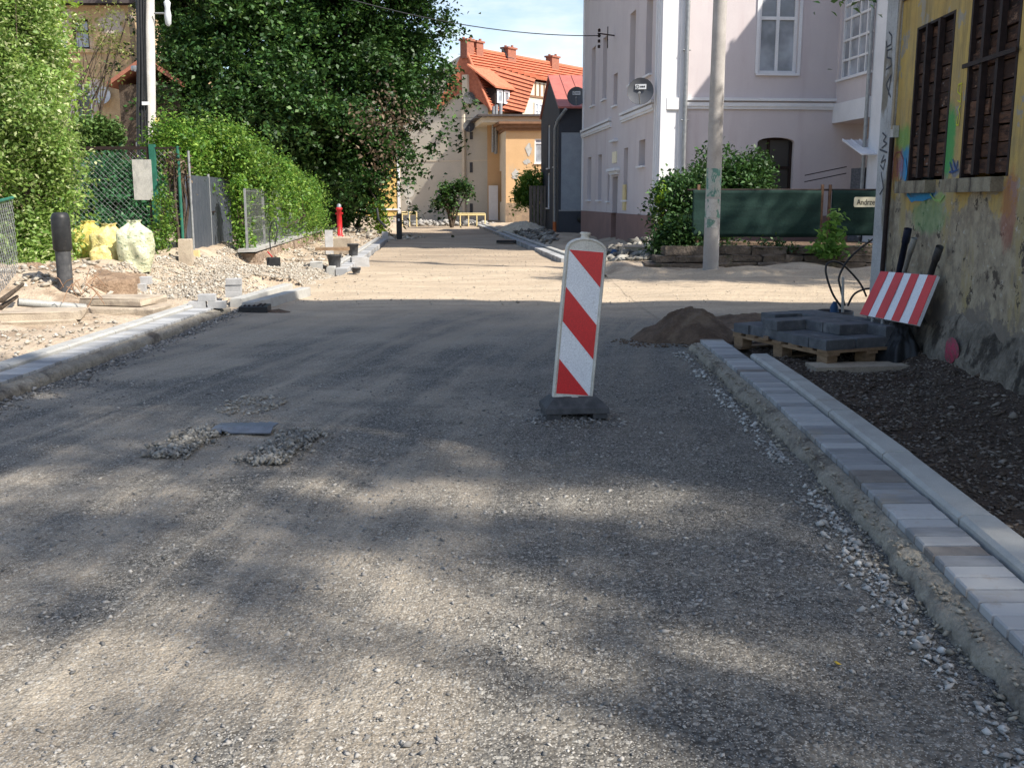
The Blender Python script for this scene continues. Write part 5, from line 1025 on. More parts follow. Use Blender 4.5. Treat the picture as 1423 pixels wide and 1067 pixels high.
def leftfence():
    Yg = 17.0; z0 = .40; xl, xr = A(98, 300, Yg)[0], A(214, 300, Yg)[0]; zt = A(150, 206, Yg)[2]
    Rt = thing('wire_fence', ((xl+xr)/2, Yg, z0), 'green framed chain link fence panel behind the yellow sacks', 'fence')
    chainlink(Rt, (xl, Yg), (xr, Yg), z0, zt, z0, zt, .09, .0024)
    f = MB(); f.box(((xl+xr)/2, Yg, zt), (xr-xl, .05, .05)); f.box((xr-.03, Yg, (z0+zt)/2), (.05, .05, zt-z0-.05)); f.build('frame', M['iron'], Rt)
    MB().box((xr+.04, Yg, (z0+zt)/2+.03), (.09, .09, zt-z0+.06)).build('fence_post', M['greenpaint'], Rt)
    # second bay to the grey posts
    x2, x3 = A(252, 300, Yg)[0], A(264, 300, Yg)[0]
    R2 = thing('wire_fence', ((xr+x2)/2, Yg, z0), 'narrow bay of wire fence with dry vines between the green post and grey gate', 'fence')
    chainlink(R2, (xr+.1, Yg), (x2, Yg), z0, zt, z0, zt, .09, .0024); MB().box(((xr+x2)/2+.05, Yg, zt+.0), (x2-xr, .03, .03)).build('top_rail', M['iron'], R2)
    MB().tube([(x2, Yg, z0-.1), (x2, Yg, zt+.03)], .028, 8).build('fence_post', M['greenpaint'], R2); MB().tube([(x3, Yg+.1, z0-.1), (x3, Yg+.1, zt-.04)], .022, 8).build('fence_post', M['galv'], R2)
    b0, b1 = A(183, 222, Yg-.06), A(213, 278, Yg-.06); MB().box(((b0[0]+b1[0])/2, Yg-.05, (b0[2]+b1[2])/2), (b1[0]-b0[0], .012, b0[2]-b1[2]), jit=.002).build('notice_board', M['paperboard'], None, ((b0[0]+b1[0])/2, Yg-.05, b1[2]), label='blank pale weathered board wired to the chain link fence', category='board')
    # concrete stub post with cream block
    c = A(259, 360, 15.9); MB().box((c[0], 15.9, .50), (.19, .18, .48), .1, jit=.006, bev=.015).build('stub_post', M['slab'], None, (c[0], 15.9, .3), label='short pale concrete stub post left of the grey gate', category='post')
    c = A(273, 358, 16.6); MB().box((c[0], 16.6, .40), (.10, .1, .26), 0, jit=.003).build('post_block', M['yellowrail'], None, (c[0], 16.6, .3), label='small cream block at the foot of the grey gate', category='block')
    # far-left fence at picture edge
    e0, e1 = A(0, 400, 10.5), A(28, 395, 12.6); e0 = (e0[0]-.3, 10.0); e1 = (e1[0], 12.6)
    R3 = thing('wire_fence', (e1[0], e1[1], .2), 'sagging wire fence with green rail at the left edge', 'fence')
    zt3 = A(10, 285, 11.5)[2]; chainlink(R3, e0, e1, .15, zt3-.1, .3, zt3+.02, .08, .003)
    MB().tube([(e0[0], e0[1], zt3-.1), (e1[0], e1[1], zt3+.08)], .022, 8).build('top_rail', M['greenpaint'], R3); MB().tube([(e0[0]-.1, 10.1, 0), (e0[0]-.1, 10.1, zt3)], .025, 8).build('fence_post', M['greenpaint'], R3)
leftfence()
def greygate():
    p0 = G(262, 358, .36); p1 = G(322, 346, .34); p0 = (p0[0], p0[1]); p1 = (p1[0], p1[1]); Rt = thing('metal_gate', (p0[0], p0[1], .35), 'dark grey sheet metal gate under the hedge', 'gate')
    a = np.array([*p0, 0.]); b = np.array([*p1, 0.]); u = (b-a)/np.linalg.norm(b-a); Lg = np.linalg.norm(b-a); nn = (u[1], -u[0], 0); zt = A(290, 246, (p0[1]+p1[1])/2)[2]
    for k in range(2):
        mb = MB(); fbox(mb, tuple(a), u, nn, Lg*k/2+.02, Lg*(k+1)/2-.02, .42, zt, 0, .02); 
        for j in range(8): uu = Lg*k/2+.04+(Lg/2-.08)*j/8; fbox(mb, tuple(a), u, nn, uu, uu+(Lg/2-.08)/8-.012, .44, zt-.03, .02, .026)
        mb.build('gate_leaf', M['greygate'], Rt)
    for k in (0, .5, 1): MB().tube([a+u*Lg*k+np.array([0, 0, .3]), a+u*Lg*k+np.array([0, 0, zt+.05])], .03, 8).build('gate_post', M['galv'] if k == .5 else M['greygate'], Rt)
    h = MB(); fbox(h, tuple(a), u, nn, Lg*.5+.06, Lg*.5+.2, 1.1, 1.13, .03, .06); h.build('handle', M['iron'], Rt)
greygate()
def sack(px, py, w, h, Y, mat, label, seed, zb):
    c = A(px, py, Y); c = (c[0], Y, zb); n, m = 56, 40; V = []
    tilt = .05*math.sin(seed*3.1)
    for j in range(m+1):
        v = j/m; z = h*v; base = .84+.16*math.sin(math.pi*min(1, v*1.05))**.8
        neck = 1-.62*float(ss(.74, .98, v)); flare = .12*float(ss(.955, 1.0, v)); prof = base*neck+flare
        for i in range(n):
            t = 2*math.pi*i/n; cx_, sx_ = math.cos(t), math.sin(t)
            lumps = .26*float(vnoise(cx_*1.7+3, sx_*1.7+v*3.1, 1, seed))+.16*float(vnoise(cx_*3.6+9, sx_*3.6+v*5.5, 1, seed+5))
            fold = .16*(abs(math.sin(2.5*t+seed+2.2*v))-.5)*(.35+float(ss(.45, .9, v)))+.05*float(vnoise(t*4+v*2, v*7-t, 1.3, seed+2))
            r_ = w/2*prof*(1+lumps+fold)
            sq = 1/max(abs(cx_), abs(sx_))**.35
            V.append((c[0]+r_*sq*cx_+tilt*v*v*1.4, c[1]+r_*.78*sq*sx_, zb+z+.03*float(vnoise(cx_*2, sx_*2+v*4, 1.5, seed+8))))
    V.append((c[0]+tilt*1.4, c[1], zb+h*.97)); mb = MB(); fs = [(j*n+i, j*n+(i+1) % n, (j+1)*n+(i+1) % n, (j+1)*n+i) for j in range(m) for i in range(n)]
    mb.add(V, fs+[(m*n+i, m*n+(i+1) % n, (m+1)*n) for i in range(n)], 0, True)
    mb.build('refuse_sack', M[mat], None, c, label=label, category='sack', group='filled refuse sacks by the fence')
sack(124, 350, .44, .66, 14.9, 'sack_yellow', 'bright yellow refuse sack, leftmost of the filled sacks by the fence', 3, .38)
sack(152, 355, .46, .66, 14.6, 'sack_mixed', 'middle refuse sack, yellow with colourful packaging showing through', 7, .35)
sack(145, 360, .34, .38, 14.3, 'sack_mixed', 'small slumped yellow refuse sack in front of the others', 12, .34)
sack(187, 360, .46, .72, 14.3, 'sack_pale', 'pale green yellow refuse sack with dark print, rightmost of the sacks', 9, .34)
def teleg():
    Y = 22; b = A(207, 300, Y); t = A(211, -40, Y); Rt = thing('utility_pole', (b[0], Y, .3), 'pale concrete pole with thick black cables behind the wire fence', 'pole')
    MB().tube([(b[0], Y, .2), (t[0]+.02, Y, t[2]+1.5)], [.13, .10], 14).build('pole_shaft', pm('pale_pole', (.62, .60, .57), (.50, .48, .45), sc=4, bump=.3, bsc=40, bd=.005), Rt)
    for k, (dx, r_) in enumerate(((-.17, .045), (-.10, .035), (-.04, .02), (.0, .016))):
        pts = []
        for j in range(9):
            z = .6+(t[2]+.8)*j/8; f = j/8; pts.append((b[0]+(t[0]-b[0])*f+dx+.015*math.sin(j*1.7+k), Y-.12-.01*k, z))
        MB().tube(pts, r_, 7).build('cable', M['rope'], Rt)
    for z in (2.45, 4.0): MB().lathe([(.14, 0), (.145, .02), (.145, .07), (.14, .09)], (b[0]-.03, Y, z), 14).build('clamp', M['galv'], Rt)
    q = A(202, 144, Y-.2); MB().box(q, (.14, .02, .07)).build('tag_plate', M['pvc'], Rt)
    q = A(205, 168, Y-.2); MB().box((q[0]+.18, Y-.12, q[2]), (.09, .05, .13)).build('warning_tag', M['sack_yellow'], Rt)
    q = A(233, 18, Y-.1); arm = MB().tube([A(214, 19, Y-.1), A(229, 19, Y-.1)], .02, 6); arm.build('arm', M['galv'], Rt)
    MB().lathe([(.02, -.27), (.06, -.22), (.07, -.05), (.05, .08), (.07, .2), (.02, .27)], q, 10).build('insulator', M['dishw'], Rt)
    return q
teleg()
def wire(p, q, sag, r, label, name='overhead_wire'):
    p, q = np.array(p, float), np.array(q, float); pts = [p+(q-p)*k/24-np.array([0, 0, sag*4*(k/24)*(1-k/24)]) for k in range(25)]
    MB().tube(pts, r, 5).build(name, M['rope'], None, tuple(p), label=label, category='wire')
p1 = np.array(pw)+np.array([-.4, 0, 0]); wire(A(214, -95, 22), p1, .55, .013, 'black wire crossing the sky from the big tree to the mauve house')
wire(A(610, 164, 50), A(676, 163, 52), .03, .014, 'thin wire in front of the beige gable wall')
# standing black pipe, lying pipe, slabs, block stacks
c = G(93, 420, .13); Rt = thing('standing_pipe', (c[0], c[1], .08), 'black plastic pipe standing upright in the dirt at left', 'pipe'); hP = A(93, 294, c[1])[2]
MB().lathe([(.088, -.02), (.088, .70)], (c[0], c[1], .08), 20).build('lower_pipe', M['rubber'], Rt)
MB().lathe([(.092, .66), (.108, .69), (.108, hP-.16), (.102, hP-.14), (.085, hP-.10), (.06, hP-.09), (.001, hP-.088)], (c[0], c[1], .08), 20).build('cap_sleeve', M['black'], Rt)
p, q = np.array(A(25, 420, 10.9)), np.array(A(119, 428, 11.3)); mb = MB(); mb.tube([p, q], .045, 14, cap=False); mb.tube([q, p], .037, 14, cap=False); mb.build('drain_pipe', M['greypipe'], None, tuple((p+q)/2), label='grey drain pipe lying beside the standing black pipe', category='pipe')
def slab(pxa, z, size, rz, label, mat='slab', n='concrete_slab', h=.08, grp=None):
    c = G(*pxa, z); ob = MB(); ob.box((c[0], c[1], z), (*size, h), rz, jit=.012, bev=.012); kw = dict(label=label, category='slab')
    return ob.build(n, M[mat], None, (c[0], c[1], z-h/2), **kw)
slab((60, 436), .16, (.80, .55), .25, 'cracked concrete slab lying at the left edge below the grey pipe'); slab((60, 446), .09, (.72, .5), .25, 'lower slab under the cracked slab at the left edge', h=.06)
slab((172, 417), .20, (.74, .62), -.15, 'large tan slab on top of the little stack beside the left kerb', h=.07); slab((178, 431), .11, (.84, .62), -.05, 'broken tan slab at the bottom of the stack beside the left kerb', h=.10)
def blocks(px, py, z, lay, label, mat='block_light', s=(.20, .12, .08), rz=.1):
    c = G(px, py, z)
    for k, (dx, dy, nz_) in enumerate(lay):
        MB().box((c[0]+dx, c[1]+dy, z+.04+.083*nz_), (s[0]*.98, s[1], s[2]), rz+rnd(-.05, .05), bev=.005).build('paving_block', M[mat], None, (c[0]+dx, c[1]+dy, z+.083*nz_), label=(['bottom ', 'middle ', 'topmost '][nz_] if len(lay) == 3 and lay[1][2] else 'topmost ' if nz_ else ['left bottom ', 'right bottom '][k] if len(lay) == 3 else 'lower ')+label, category='paving block')
blocks(275, 428, .09, [(0, 0, 0), (.22, .03, 0), (.11, .02, 1)], 'pale paving block in the low heap beside the left kerb')
blocks(325, 413, .08, [(0, 0, 0), (.0, .01, 1), (.01, 0, 2)], 'pale paving block in the neat upright stack')
blocks(176, 404, .16, [(0, 0, 0), (.02, .16, 1)], 'pale block beside the top tan slab', s=(.50, .16, .10))
# loose kerb lengths beyond the gap
for i, (a0, a1, lb) in enumerate((((328, 419), (400, 398), 'loose pale kerb stone, nearer of the two beyond the black drain box'), ((345, 425), (425, 403), 'loose pale kerb stone nearest the road beyond the black drain box'), ((270, 364), (345, 351), 'pale kerb edge in front of the grey gate'))):
    p, q = np.array(G(*a0, .08)), np.array(G(*a1, .08)); dv = q-p; Lk = np.linalg.norm(dv); 
    if i == 2: p, q = np.array(G(*a0, .28)), np.array(G(*a1, .28)); dv = q-p; Lk = np.linalg.norm(dv)
    z_ = .30 if i == 2 else .05; MB().box(((p[0]+q[0])/2, (p[1]+q[1])/2, z_), (Lk, .15, .14), math.atan2(dv[1], dv[0]), jit=.006, bev=.015).build('kerb_stone', M['kerb'], None, ((p[0]+q[0])/2, (p[1]+q[1])/2, 0), label=lb, category='kerb stone')
# black drain box in its hole
c = G(353, 434); Rt = thing('drain_box', (c[0], c[1], 0), 'black gully box set in a hole at the end of the left kerb', 'drain')
MB().box((c[0], c[1]+.06, .035), (.34, .36, .09), .1, bev=.01).build('box_body', M['black'], Rt); g = MB()
for k in range(5): g.box((c[0]-.11+.055*k, c[1]+.06, .087), (.02, .26, .012), .1)
g.build('grate', M['iron'], Rt); lump('dirt_heap', (c[0]+.30, c[1]+.0, -.02), .22, .16, .06, M['pile'], 'small dark dirt heap right of the black gully box', 'dirt heap', .3, 4)
# dirt bank
for i, (px, py, rx, ry, rz, z) in enumerate(((122, 402, .62, .6, .13, .34), (64, 402, .5, .6, .24, .26))):
    c = G(px, py, .2); lump('earth_bank', (c[0], c[1]+.2, z), rx, ry, rz, M['redsoil'], ['reddish earth bank with roots behind the standing black pipe', 'stony earth bank below the variegated shrub'][i], 'earth bank', .35, 11+i, 40, 16)
rubble('rubble', *G(90, 405, .2)[:2], 1.0, .9, 330, .01, .06, M['sandstone'], 'stones and clods on the earth bank at left')
rubble('rubble', *G(60, 470, .1)[:2], .75, 1.6, 420, .006, .035, M['sandstone'], 'small stones on the sunlit dirt beside the left kerb')
# roots / dry sticks
mb = MB()
for k in range(46):
    c = np.array(G(rnd(75, 150), rnd(375, 415), .3)); c[2] = rnd(.32, .52); d = np.array([rnd(-.25, .25), rnd(-.2, .1), rnd(-.25, -.05)]); mb.tube([c, c+d*.5+np.array([0, 0, .03]), c+d], .005, 4)
c0_ = G(110, 395, .2); mb.build('dry_roots', pm('dry_root', (.30, .18, .11), (.22, .13, .08), sc=12, bump=.2), None, c0_, kind='stuff', label='tangle of dry roots on the reddish bank', category='roots')
for i, (a0, a1) in enumerate((((2, 418), (32, 395)), ((0, 428), (24, 412)))):
    MB().tube([A(*a0, 10.6), A(*a1, 11.4)], [.03, .018], 6).build('branch', M['bark'], None, A(*a0, 10.6), label=['dead branch at the left edge below the wire fence', 'shorter dead branch at the left edge'][i], category='branch')

# low stone wall with lattice fence
w0, w1 = np.array(G(345, 371, .1)), np.array(G(441, 334, .1)); u = (w1-w0); Lw = np.linalg.norm(u[:2]); u = u/Lw; ang = math.atan2(u[1], u[0]); mb = MB(); x = 0
random.seed(9)
while x < Lw:
    s_ = rnd(.3, .6); 
    for r_ in range(2): p = w0+u*(x+s_/2+(.1 if r_ else 0)); mb.box((p[0], p[1], .10+.17*r_), (s_-.02, .35, .165), ang+rnd(-.03, .03), jit=.015, bev=.02)
    x += s_
mid = w0+u*Lw/2; mb.box((mid[0], mid[1], .41), (Lw+.2, .34, .07), ang, mi=1, jit=.01); mb.build('low_wall', [M['stonewall'], M['kerb']], None, tuple(w0), label='low stone wall with pale coping below the hedge', category='wall')
Rt = thing('lattice_fence', tuple(w0+u*Lw*.5+np.array([0, 0, .4])), 'thin grey mesh fence on the low stone wall before the hedge', 'fence')
zf = 1.55; mb = MB()
for k in range(int(Lw/.12)):
    p = w0+u*.12*k; mb.tube([(p[0], p[1], .44), (p[0], p[1], zf)], .0035, 4, cap=False)
for z in (.5, .75, 1.0, 1.25, 1.5): mb.tube([(w0[0], w0[1], z), (w1[0], w1[1], z)], .005, 4)
mb.build('mesh_panel', M['galv'], Rt)
for k in range(7): p = w0+u*Lw*k/6; MB().box((p[0], p[1], .97), (.04, .04, 1.15), ang).build('fence_post', M['galv'], Rt)

# small site gear on the far left pavement
def bucket(px, py, Y, r, h, mat, label):
    c = A(px, py, Y); z = float(hground(np.array([c[0]]), np.array([Y]))[0]); z = max(z, c[2]-.02)
    Rt = thing('bucket', (c[0], Y, z), label, 'bucket'); MB().lathe([(r*.78, 0), (r, h), (r*1.06, h), (r*1.06, h-.02), (r*.97, h-.02), (r*.75, .02), (.001, .02)], (c[0], Y, z), 18).build('bucket_body', M[mat], Rt)
    MB().tube([(c[0]+r*1.05*math.cos(t), Y-.01-.02*math.sin(t), z+h-.02-r*.9*math.sin(t)) for t in np.linspace(0, math.pi, 12)], .006, 5).build('handle', M['galv'], Rt); return Rt, z
bucket(465, 371, 19.0, .13, .25, 'rubber', 'grey mortar bucket beneath the plank on the far left pavement')
bucket(491, 354, 22.3, .12, .26, 'rubber', 'grey bucket behind the plank on the far left pavement')
bucket(495, 378, 18.2, .08, .10, 'rubber', 'small low tub beside the far left kerb')
c = A(462, 346, 19.2); MB().box((c[0], 19.2, c[2]), (.62, .42, .05), .1, jit=.006).build('plank', M['wood'], None, (c[0], 19.2, c[2]), label='wooden plank laid across the mortar bucket', category='plank')
for i, (px, py, Y, s, rz, mt, lb) in enumerate(((457, 334, 23.5, (.18, .12, .48), .3, 'block_light', 'upright pale paver pack behind the plank'), (478, 338, 24.0, (.42, .3, .24), -.1, 'slab', 'tan stack of slabs behind the plank'), (440, 371, 18.8, (.22, .18, .14), .1, 'kerb', 'pale kerb offcut left of the mortar bucket'), (500, 362, 20.5, (.35, .2, .12), .3, 'block_light', 'pale paver pack by the far left kerb'), (388, 352, 21, (.2, .2, .0), 0, 'kerb', ''))):
    if s[2] == 0: continue
    c = A(px, py, Y); z = float(hground(np.array([c[0]]), np.array([float(Y)]))[0]); z1 = max(c[2]+s[2]*.5, z+s[2]); MB().box((c[0], Y, (z+z1)/2), (s[0], s[1], z1-z), rz, jit=.01, bev=.01).build('material_pack', M[mt], None, (c[0], Y, z), label=lb, category='paver pack')
c = A(380, 360, 18.4); zz = .1; Rt = thing('hose_pot', (c[0], 18.4, zz), 'square black pot with a looping hose at the low stone wall', 'pot')
MB().box((c[0], 18.4, zz+.10), (.24, .24, .22), .2, bev=.01).build('pot_body', M['black'], Rt); P_ = [A(376, 348, 18.4), A(374, 325, 18.45), A(377, 310, 18.5), A(383, 308, 18.5), A(386, 320, 18.45), A(382, 340, 18.4)]; MB().tube(P_, .012, 6).build('hose', M['rope'], Rt)
P_ = [A(372, 350, 18.35), A(378, 357, 18.2)]; MB().tube(P_, .012, 6).build('strap', M['redpaint'], Rt)
# hydrant
c = A(472, 316, 33.5); z = .12; Rt = thing('hydrant', (c[0], 33.5, z), 'red fire hydrant with silver cap in front of the ivy thicket', 'hydrant'); hh = A(472, 283, 33.5)[2]-z
MB().lathe([(.13, 0), (.13, .05), (.09, .07), (.08, hh-.22), (.11, hh-.2), (.11, hh-.14), (.07, hh-.12)], (c[0], 33.5, z), 14).build('body', M['redpaint'], Rt)
MB().lathe([(.075, hh-.12), (.07, hh-.05), (.03, hh), (.001, hh)], (c[0], 33.5, z), 14).build('cap', M['galv'], Rt)
for s_ in (-1, 1): MB().tube([(c[0], 33.5, z+hh-.32), (c[0]+s_*.12, 33.5, z+hh-.32)], .035, 10).build('outlet', M['redpaint'], Rt)
# bollard
c = A(555, 325, 33.6); z = .05; hb = A(555, 297, 33.6)[2]; Rt = thing('bollard', (c[0], 33.6, z), 'black bollard at the end of the far left kerb', 'bollard'); MB().box((c[0], 33.6, (z+hb)/2), (.17, .17, hb-z), 0, bev=.02).build('bollard_body', M['black'], Rt); MB().box((c[0], 33.513, hb-.2), (.06, .004, .07)).build('reflector', M['dishw'], Rt)
MB().tube([A(524, 290, 33.8), A(526, 305, 33.6), A(536, 316, 33.3)], .04, 8).build('hose_bundle', M['rope'], None, A(530, 310, 33.6), label='dark hose bundle left of the black bollard', category='hose'); c = A(535, 328, 32.5); MB().box((c[0], 32.5, .2), (.2, .2, .26), .2, bev=.02).build('bucket_crate', M['block_light'], None, (c[0], 32.5, .05), label='small grey crate left of the black bollard', category='crate')
rubble('rubble', -5.2, 27, 1.0, 8, 900, .012, .06, M['sandstone'], 'broken stones and rubble along the far left pavement')
rubble('rubble', -4.6, 21.5, .9, 3.5, 500, .01, .05, M['sandstone'], 'rubble round the plank and buckets on the far left pavement')
rubble('rubble', A(520, 310, 35)[0], 36, 1.6, 3, 300, .03, .16, M['slab' if False else 'sandstone'], 'tan rubble at the foot of the yellow wall')
rubble('rubble', A(600, 309, 52)[0], 53.5, 3.4, 1.6, 420, .05, .22, M['greystone'], 'grey rubble heap at the end of the street', .15, lambda x, y: x*0)
rubble('rubble', A(710, 335, 36)[0]+.8, 36, .8, 8, 500, .03, .14, M['clods'], 'dark rubble between the far right kerb and the dark blue house')
rubble('rubble', 2.6, 22.6, 1.2, 2.6, 600, .03, .16, M['clods'], 'heap of dark rubble at the foot of the mauve street wall', .15)
c = A(728, 326, 40); lump('sand_pile', (c[0], 40, .05), .95, .8, .42, M['sandstone'] if False else pm('pale_sand', (.60, .54, .44), (.50, .44, .35), sc=6, bump=.5, bsc=20, bd=.03), 'pale sand heap beside the dark blue house', 'sand pile', .2, 9)
for i, (px, py, Y, s, rz) in enumerate(((905, 362, 21.8, (1.3, .5, .14), .05), (885, 352, 22.8, (1.0, .5, .12), .3), (925, 372, 20.8, (.6, .4, .18), -.2))):
    c = A(px, py, Y); MB().box((c[0], Y, .22), (s[0], s[1], s[2]+.1), rz, jit=.03, bev=.02).build('stone_slab', M['slab'] if i != 2 else M['stonewall'], None, (c[0], Y, .1), label=['long flat slab at the foot of the mauve house corner', 'second slab lying against the mauve street wall', 'rough stone left of the retaining wall'][i], category='slab')
c = A(852, 362, 22); lump('plastic_bag', (c[0], 22, .12), .15, .12, .14, M['bluecap'], 'crumpled blue plastic bag in the rubble by the mauve house', 'bag', .4, 2)
c = G(690, 338); MB().box((c[0]+.5, c[1], .06), (1.0, .5, .07), 0, jit=.01).build('drain_cover', M['black'], None, (c[0]+.5, c[1], 0), label='dark drain cover in the gap of the far right kerb', category='drain cover')

# ------------------------------------------------------------------ far buildings
def darkblue():
    c = G(776, 327); O = np.array([c[0], c[1], 0]); Rt = thing('dark_house', tuple(O), 'narrow dark blue house with red metal roof beside the mauve house', 'house')
    La, Lb = 6.0, 6.0; ez = A(778, 148, O[1])[2]; rz = ez+1.35
    P = lambda a_, b_, z: tuple(O+np.array(dA)*a_+np.array(dB)*b_+np.array([0, 0, z]))
    ow = [(x0, x1, v0, v1) for x0, x1, v0, v1 in ((.7, 1.45, 2.6, 4.3), (2.9, 3.6, 2.6, 4.3), (2.9, 3.7, 1.0, 2.4))]
    w = MB(); facade(w, tuple(O), dA, nA, 0, La, 0, ez, ow, .1); w.add([P(0, 0, ez), P(La, 0, ez), P(La/2, 0, rz)], [(0, 1, 2)]); w.add([P(La, 0, 0), P(La, Lb, 0), P(La, Lb, ez), P(La, 0, ez)], [(0, 1, 2, 3)]); w.build('side_wall', M['navy'], Rt)
    w = MB(); facade(w, tuple(O), dB, nB, 0, Lb, .9, ez-.95, [], .1); w.build('front_wall', M['bluegrey'], Rt)
    w = MB(); fbox(w, tuple(O), dB, nB, 0, Lb, ez-.95, ez, -.05, .01); fbox(w, tuple(O), dB, nB, 0, Lb, 0, .9, -.05, .03); fbox(w, tuple(O), dB, nB, 0, .08, .9, ez-.95, -.05, .012); w.build('dark_band', M['navy'], Rt)
    w = MB(); fbox(w, tuple(O), dB, nB, 0, Lb, .9, .95, .01, .04); w.build('plinth_trim', M['galv'], Rt)
    r = MB(); ov = .3
    a, b, c_, d = P(-ov, -.08, ez-.1), P(-ov, Lb, ez-.1), P(La/2, Lb, rz+.05), P(La/2, -.08, rz+.05); r.prism([a, b, c_, d], (0, 0, .07)); e, f = P(La+.02, -.08, ez-.02), P(La+.02, Lb, ez-.1); r.prism([d, c_, f, e], (0, 0, .07))
    for k in range(14):
        t = k/13; p_, q_ = np.array(a)*(1-t)+np.array(b)*t, np.array(d)*(1-t)+np.array(c_)*t; r.tube([p_+np.array([0, 0, .08]), q_+np.array([0, 0, .08])], .022, 4)
    r.build('roof', M['redmetal'], Rt)
    for k, o in enumerate(ow): window(Rt, tuple(O), dA, nA, o, .08, .06, (), (), 'pvc', 'curtain', True)
    pp = [P(-.35, -.2, ez-.12), P(-.1, -.06, ez-.5), P(.25, -.12, ez-.8), P(.25, -.12, .05)]; pipe(Rt, 'downpipe', [P(-.35, .2, ez-.12)]+pp[1:], .06, 'galv')
    MB().tube([P(.25, -.12, .05), P(.25, -.12, .5)], .07, 8).build('pipe_foot', pm('orange_pipe', (.55, .16, .05), (.5, .14, .05), sc=4, bump=0), Rt)
    MB().lathe([(.001, .03), (.16, .03), (.16, 0)], P(-.03, .85, .62), 14, ax=nB).build('vent', M['ink'], Rt)
darkblue()
def orangehouse():
    c = G(703, 312); O = np.array([c[0], c[1], 0]); Rt = thing('orange_house', tuple(O), 'orange rendered house with brown cornice and peeled patches down the street', 'house')
    La, Lb = 7., 8.; ez = A(703, 182, O[1])[2]
    dA2 = np.array([-.13, 1, 0]); dA2 /= np.linalg.norm(dA2); nA2 = np.array([-dA2[1], dA2[0], 0]); dB2 = np.array([1, .02, 0]); dB2 /= np.linalg.norm(dB2); nB2 = np.array([dB2[1], -dB2[0], 0])
    P = lambda a_, b_, z: tuple(O+dA2*a_+dB2*b_+np.array([0, 0, z]))
    wn = rbox((743, 193, 756, 227), 0, tuple(O), dB2, nB2); wn = (wn[0], wn[0]+1.0, wn[2], wn[3])
    w = MB(); facade(w, tuple(O), dB2, nB2, 0, Lb, 0, ez, [wn], .12); w.build('wall', M['orange'], Rt); w = MB(); facade(w, tuple(O), dA2, nA2, 0, La, 0, ez, [(2, 3, 1.2, 2.9)], .1); w.quad(P(La, 0, 0), P(La, Lb, 0), P(La, Lb, ez), P(La, 0, ez)); w.build('side_wall', M['cream'], Rt)
    window(Rt, tuple(O), dB2, nB2, wn, .1, .06, (), (.82,), 'pvc', 'curtain', True)
    w = MB(); fbox(w, tuple(O), dB2, nB2, -.02, Lb, 0, 1.15, 0, .05); w.build('plinth', pm('worn_plinth', (.30, .22, .15), (.2, .15, .11), sc=3, bump=.6, bsc=14, bd=.03, c3=(.42, .33, .22), sc3=2), Rt)
    w = MB()
    for v0, v1, d in ((ez, ez+.14, .12), (ez+.14, ez+.34, .25), (ez+.34, ez+.46, .42)): w.prism([P(-d, -d, v0), P(-d, Lb, v0), P(La, Lb, v0), P(La, -d, v0)], (0, 0, v1-v0-.003))
    w.build('cornice', M['browncor'], Rt)
    w = MB(); z = ez+.46; w.prism([P(.6, -1.2, z+.02), P(.6, Lb, z+.02), P(La, Lb, z+.02), P(La, -1.2, z+.02)], (0, 0, .30)); w.build('attic_wall', M['cream'], Rt)
    w = MB(); w.prism([P(.3, -1.45, z+.33), P(.3, Lb, z+.33), P(La, Lb, z+.33), P(La, -1.45, z+.33)], (0, 0, .1)); w.build('flat_roof', M['slate'], Rt)
    # peeled patches
    for px, py, rx, ry in ((735, 208, .19, .30), (732, 225, .18, .16), (716, 243, .20, .26)):
        uu, vv = uv(px, py, tuple(O), dB2, nB2); n = 17; w = MB(); base = O+dB2*uu+np.array([0, 0, vv])+nB2*.02
        w.prism([tuple(base+dB2*math.cos(6.283*k/n)*rx*rnd(.55, 1.3)+np.array([0, 0, math.sin(6.283*k/n)*ry*rnd(.55, 1.3)])) for k in range(n)], tuple(-nB2*.015))
        w.build('peeled_patch', M['paperboard'], Rt)
orangehouse()
